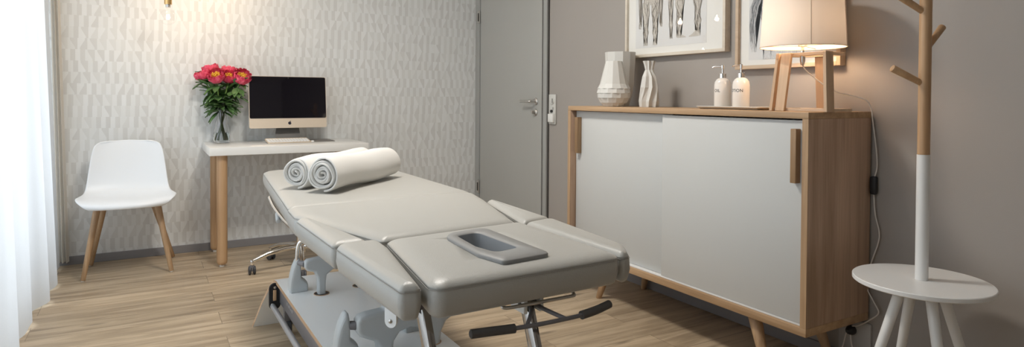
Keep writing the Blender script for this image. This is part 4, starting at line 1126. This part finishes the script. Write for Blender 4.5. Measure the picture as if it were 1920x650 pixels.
# chrome release handle under the leg cushion
b = nb(); tube(b, [(.470, 2.92, .612), (.468, 2.80, .590), (.472, 2.62, .570), (.480, 2.45, .560), (.50, 2.36, .560), (.62, 2.33, .570)], .0075, 12, 5); h_ = obj('release_handle', b, 'chrome', tt)
b = nb(); cone(b, (.462, 2.66, .553), (.470, 2.715, .574), .010, .0115, 14, .003); obj('handle_knob', b, 'greyplastic', h_)
# bracket under the left side cushion
up_ = [(-.014, .026), (-.014, 0)] + [(.014 * math.cos(PI + PI * k / 12), .014 * math.sin(PI + PI * k / 12)) for k in range(1, 12)] + [(.014, 0), (.014, .026)]
bm_x = Matrix.Translation((.440, 1.250, .594)) @ Matrix.Rotation(math.radians(-52), 4, 'Z')
b = nb(); slab(b, up_, -.003, .003, 0, bm_x); br_ = obj('cushion_bracket', b, 'plateboard', tt)
b = nb(); lathe(b, [(.0, 0), (.0042, 0), (.0042, .0015), (.003, .003), (.0, .0038)], (0, 0, 0), 20, bm_x @ Matrix.Translation((0, -.0032, 0)) @ Matrix.Rotation(PI / 2, 4, 'X'), cap=False); obj('bolt', b, 'brushed', br_)
b = nb(); box(b, .448, .72, 1.27, 1.30, .598, .6165, .003); obj('cross_rail', b, 'steel', tt)
# chrome legs of the head section
for x, tilt_x in ((.505, .03), (.757, .012)):
    p = Vector((x, 1.24, .612)); q = Vector((x + tilt_x, 1.02, .03)); m_, L_ = along(p, q)
    b = nb(); box(b, -.009, .009, -.017, .017, 0, L_, .003, mtx=m_); l = obj('support_leg', b, 'chromerefl', tt)
    b = nb(); box(b, -.016, .016, -.024, .024, L_ - .03, L_ + .006, .004, mtx=m_); obj('foot', b, 'rubber', l)
b = nb(); box(b, .775, .785, 1.20, 1.26, .572, .617, .002); obj('pivot_bracket', b, 'plateboard', tt)
b = nb(); box(b, .732, .742, 1.20, 1.26, .572, .617, .002); pb = obj('pivot_bracket', b, 'plateboard', tt)
b = nb(); lathe(b, [(.006, 0), (.006, .004), (.003, .006)], (.732, 1.215, .590), 16, mx); obj('bolt', b, 'steel', pb)
b = nb(); cone(b, (.742, 1.23, .588), (.775, 1.23, .588), .016, .016, 16); obj('pivot_block', b, 'steel', tt)
# bar with foam grips in front of the head end
hp = [Vector((.575, 1.15, .574)), Vector((.63, 1.143, .5735)), Vector((.70, 1.136, .572)), Vector((.78, 1.133, .572)), Vector((.86, 1.136, .573)), Vector((.935, 1.15, .578))]
b = nb(); tube(b, hp, .0048, 12, 6)
tube(b, [(.70, 1.136, .572), (.745, 1.19, .585), (.748, 1.24, .592)], .005, 10, 4); tube(b, [(.80, 1.134, .572), (.772, 1.19, .585), (.77, 1.24, .592)], .005, 10, 4); hbm = obj('adjusting_bar', b, 'steel', tt)
for s_ in (0, 1):
    a = [Vector((.575, 1.151, .574)), Vector((.62, 1.1445, .5735)), Vector((.672, 1.1385, .5722))] if s_ == 0 else [Vector((.935, 1.151, .578)), Vector((.89, 1.141, .5745)), Vector((.843, 1.1345, .5725))]
    b = nb(); tube(b, a, [.0095, .0100, .0096], 16, 4); lathe(b, [(.0, -.003), (.006, -.0025), (.0095, .001)], a[0], 16, (a[1] - a[0]).to_track_quat('Z', 'Y').to_matrix().to_4x4()); obj('grip', b, 'grip', hbm)
b = nb(); tube(b, [(.668, 1.21, .622), (.668, 1.19, .608), (.672, 1.182, .603), (.70, 1.18, .602), (.78, 1.18, .602), (.850, 1.18, .602), (.856, 1.182, .604), (.858, 1.19, .608), (.858, 1.21, .622)], .0042, 10, 4); obj('wire_loop', b, 'brushed', tt)

# towels: rolled with a visible spiral at the near end
def towel(A, B, R, lab, seed, turns=5.5):
    A = Vector(A); B = Vector(B); m_, L_ = along(A, B)
    rnd = random.Random(seed); ph = rnd.uniform(0, 6)
    t = thing('rolled_towel', lab, 'towel', (A.x, A.y, A.z - R), 'rolled towels on the massage table')
    n = 260; th = .011
    def cen(k, zf):
        f = k / n; a = 2 * PI * turns * f + ph; r = .006 + (R - .006 - th * .3) * f ** .92
        r *= 1 + .035 * math.sin(3 * a + seed) * f + .025 * math.sin(a * 1.7 + zf * 5)
        r += .004 * math.sin(zf * 9 + a * .5 + seed) * f
        return r, a
    t_ = bmesh.new(); zs = [0, .004, .012] + [.012 + (1 - .024) * j / 14 for j in range(1, 14)] + [.988, .996, 1]
    prev = None
    for j, zf in enumerate(zs):
        thk = th * .5 * (.35 if j in (0, len(zs) - 1) else .8 if j in (1, len(zs) - 2) else 1)
        ring = []
        for side in (1, -1):
            ks = range(n + 1) if side == 1 else range(n, -1, -1)
            for k in ks:
                r, a = cen(k, zf); rr = max(.002, r + side * thk * .86)
                zo = .006 * math.sin(a * 1.3 + seed) * (1 - k / n * .5) * (1 if j < 3 else (-1 if j > len(zs) - 4 else 0))
                ring.append(t_.verts.new((rr * math.cos(a), rr * math.sin(a), zf * L_ + zo)))
        if prev:
            for k in range(len(ring)): t_.faces.new((prev[k], prev[(k + 1) % len(ring)], ring[(k + 1) % len(ring)], ring[k]))
        else: first = ring
        prev = ring
    for ring in (first, prev):
        m2 = len(ring); h2 = m2 // 2
        for k in range(h2 - 1): t_.faces.new((ring[k], ring[k + 1], ring[m2 - 2 - k], ring[m2 - 1 - k]))
    t_.transform(m_); b = nb(); merge(b, t_); obj('terry_roll', b, 'towel', t, True, 60)
    # woven border band lines along the roll
    b = nb()
    for da in (.0, .14, .24):
        pts = []
        for j in range(30):
            zf = .01 + .98 * j / 29; aa = ph + 2 * PI * turns + (.9 + da); r, _ = cen(n, zf); f2 = 1.0
            kk = n - int(n * ((2 * PI - .9 - da) / (2 * PI * turns))); r, a = cen(kk, zf)
            rr = r + th * .43; pts.append(m_ @ Vector((rr * math.cos(a), rr * math.sin(a), zf * L_)))
        tube(b, pts, .0011, 6)
    obj('border_band', b, 'towel', t)
zt_ = ZS + .018
towel((.572, 2.40, zt_ + .0655), (.955, 2.76, zt_ + .0655), .066, 'white towel roll in front, nearer the middle of the massage table', 3)
towel((.505, 2.545, zt_ + .0605), (.88, 2.915, zt_ + .0605), .061, 'white towel roll behind, nearer the desk end of the massage table', 8)

# ------------------------------------------------------------------ wheeled stool behind the table
sx_, sy_ = .83, 4.03
t = thing('rolling_stool', 'chrome five-star stool on casters behind the massage table', 'stool', (sx_, sy_, 0))
b = nb(); lathe(b, [(.0, .09), (.032, .09), (.034, .10), (.030, .145), (.024, .15), (.024, .28), (.015, .285), (.015, .46), (.0, .46)], (sx_, sy_, 0), 28, cap=False); obj('column', b, 'chrome', t)
for k in range(5):
    a = math.radians(189 - 72 * k); d = Vector((math.cos(a), math.sin(a), 0)); c_ = Vector((sx_, sy_, 0))
    b = nb(); tube(b, [c_ + d * .02 + Vector((0, 0, .125)), c_ + d * .10 + Vector((0, 0, .125)), c_ + d * .20 + Vector((0, 0, .108)), c_ + d * .285 + Vector((0, 0, .078))], [.019, .016, .0135, .0125], 14)
    cone(b, c_ + d * .29 + Vector((0, 0, .085)), c_ + d * .29 + Vector((0, 0, .055)), .012, .012, 14, .003); obj('base_spoke', b, 'chrome', t)
    b = nb(); pc = c_ + d * .29; sd = Vector((-d.y, d.x, 0)) if k != 0 else Vector((1, 0, 0))
    mm = sd.to_track_quat('Z', 'Y').to_matrix().to_4x4()
    for s_ in (-1, 1): lathe(b, [(.0, 0), (.020, 0), (.025, .003), (.025, .010), (.020, .013), (.0, .013)], pc + sd * (.007 * s_ if s_ > 0 else -.020) + Vector((0, 0, .025)), 24, mm, cap=False)
    cst = obj('caster', b, 'wheel', t)
    b = nb(); box(b, -.013, .013, -.007, .007, .018, .056, .003, mtx=Matrix.Translation(pc) @ mm @ Matrix.Rotation(0, 4, 'X') if False else Matrix.Translation(pc)); obj('caster_housing', b, 'steel', cst)
b = nb(); lathe(b, [(.0, .46), (.15, .46), (.165, .475), (.168, .50), (.155, .525), (.0, .532)], (sx_, sy_, 0), 48, cap=False); obj('seat', b, 'leather', t)

# ------------------------------------------------------------------ light
w = bpy.data.worlds.new('world'); S.world = w; w.use_nodes = True
bg = w.node_tree.nodes['Background']; bg.inputs[0].default_value = (.86, .93, 1.0, 1); bg.inputs[1].default_value = 1.6
def area(name, loc, rot_, sx, sy, en, col, portal=False):
    l = bpy.data.lights.new(name, 'AREA'); l.shape = 'RECTANGLE'; l.size = sx; l.size_y = sy; l.energy = en; l.color = col
    o_ = bpy.data.objects.new(name, l); COL.objects.link(o_); o_.location = loc; o_.rotation_euler = rot_
    if portal: l.cycles.is_portal = True
    return o_
area('window_daylight', (XL - .35, 2.55, 1.35), (0, -PI / 2, 0), 2.3, 4.0, 62, (.80, .91, 1.0))
# round ceiling lamp over the room (its own fitting, above the picture)
t = thing('ceiling_lamp', 'round flat white ceiling lamp over the middle of the room', 'ceiling lamp', (.75, 2.45, ZC - .09))
b = nb(); lathe(b, [(.0, .0), (.24, .0), (.25, .01), (.25, .07), (.0, .07)], (.75, 2.45, ZC - .08), 48, cap=False); obj('lamp_body', b, 'white', t)
b = nb(); lathe(b, [(.0, -.006), (.235, -.004), (.235, -.0005), (.0, -.0005)], (.75, 2.45, ZC - .08), 48, cap=False); obj('diffuser', b, emit('warm_diffuser', (1, .84, .66), 3.0), t)
l = bpy.data.lights.new('ceiling_light', 'AREA'); l.shape = 'DISK'; l.size = .46; l.energy = 33.5; l.color = (1, .95, .88)
o_ = bpy.data.objects.new('ceiling_light', l); COL.objects.link(o_); o_.location = (.75, 2.45, ZC - .095)

vs = S.view_settings; vs.view_transform = 'Standard'; vs.look = 'None'; vs.gamma = 1; vs.exposure = 0.19; vs.use_curve_mapping = False
S.cycles.use_denoising = True
S.cycles.max_bounces = 10; S.cycles.diffuse_bounces = 5; S.cycles.transmission_bounces = 8; S.cycles.transparent_max_bounces = 12
S.cycles.sample_clamp_indirect = 6; S.cycles.caustics_refractive = False; S.cycles.caustics_reflective = False
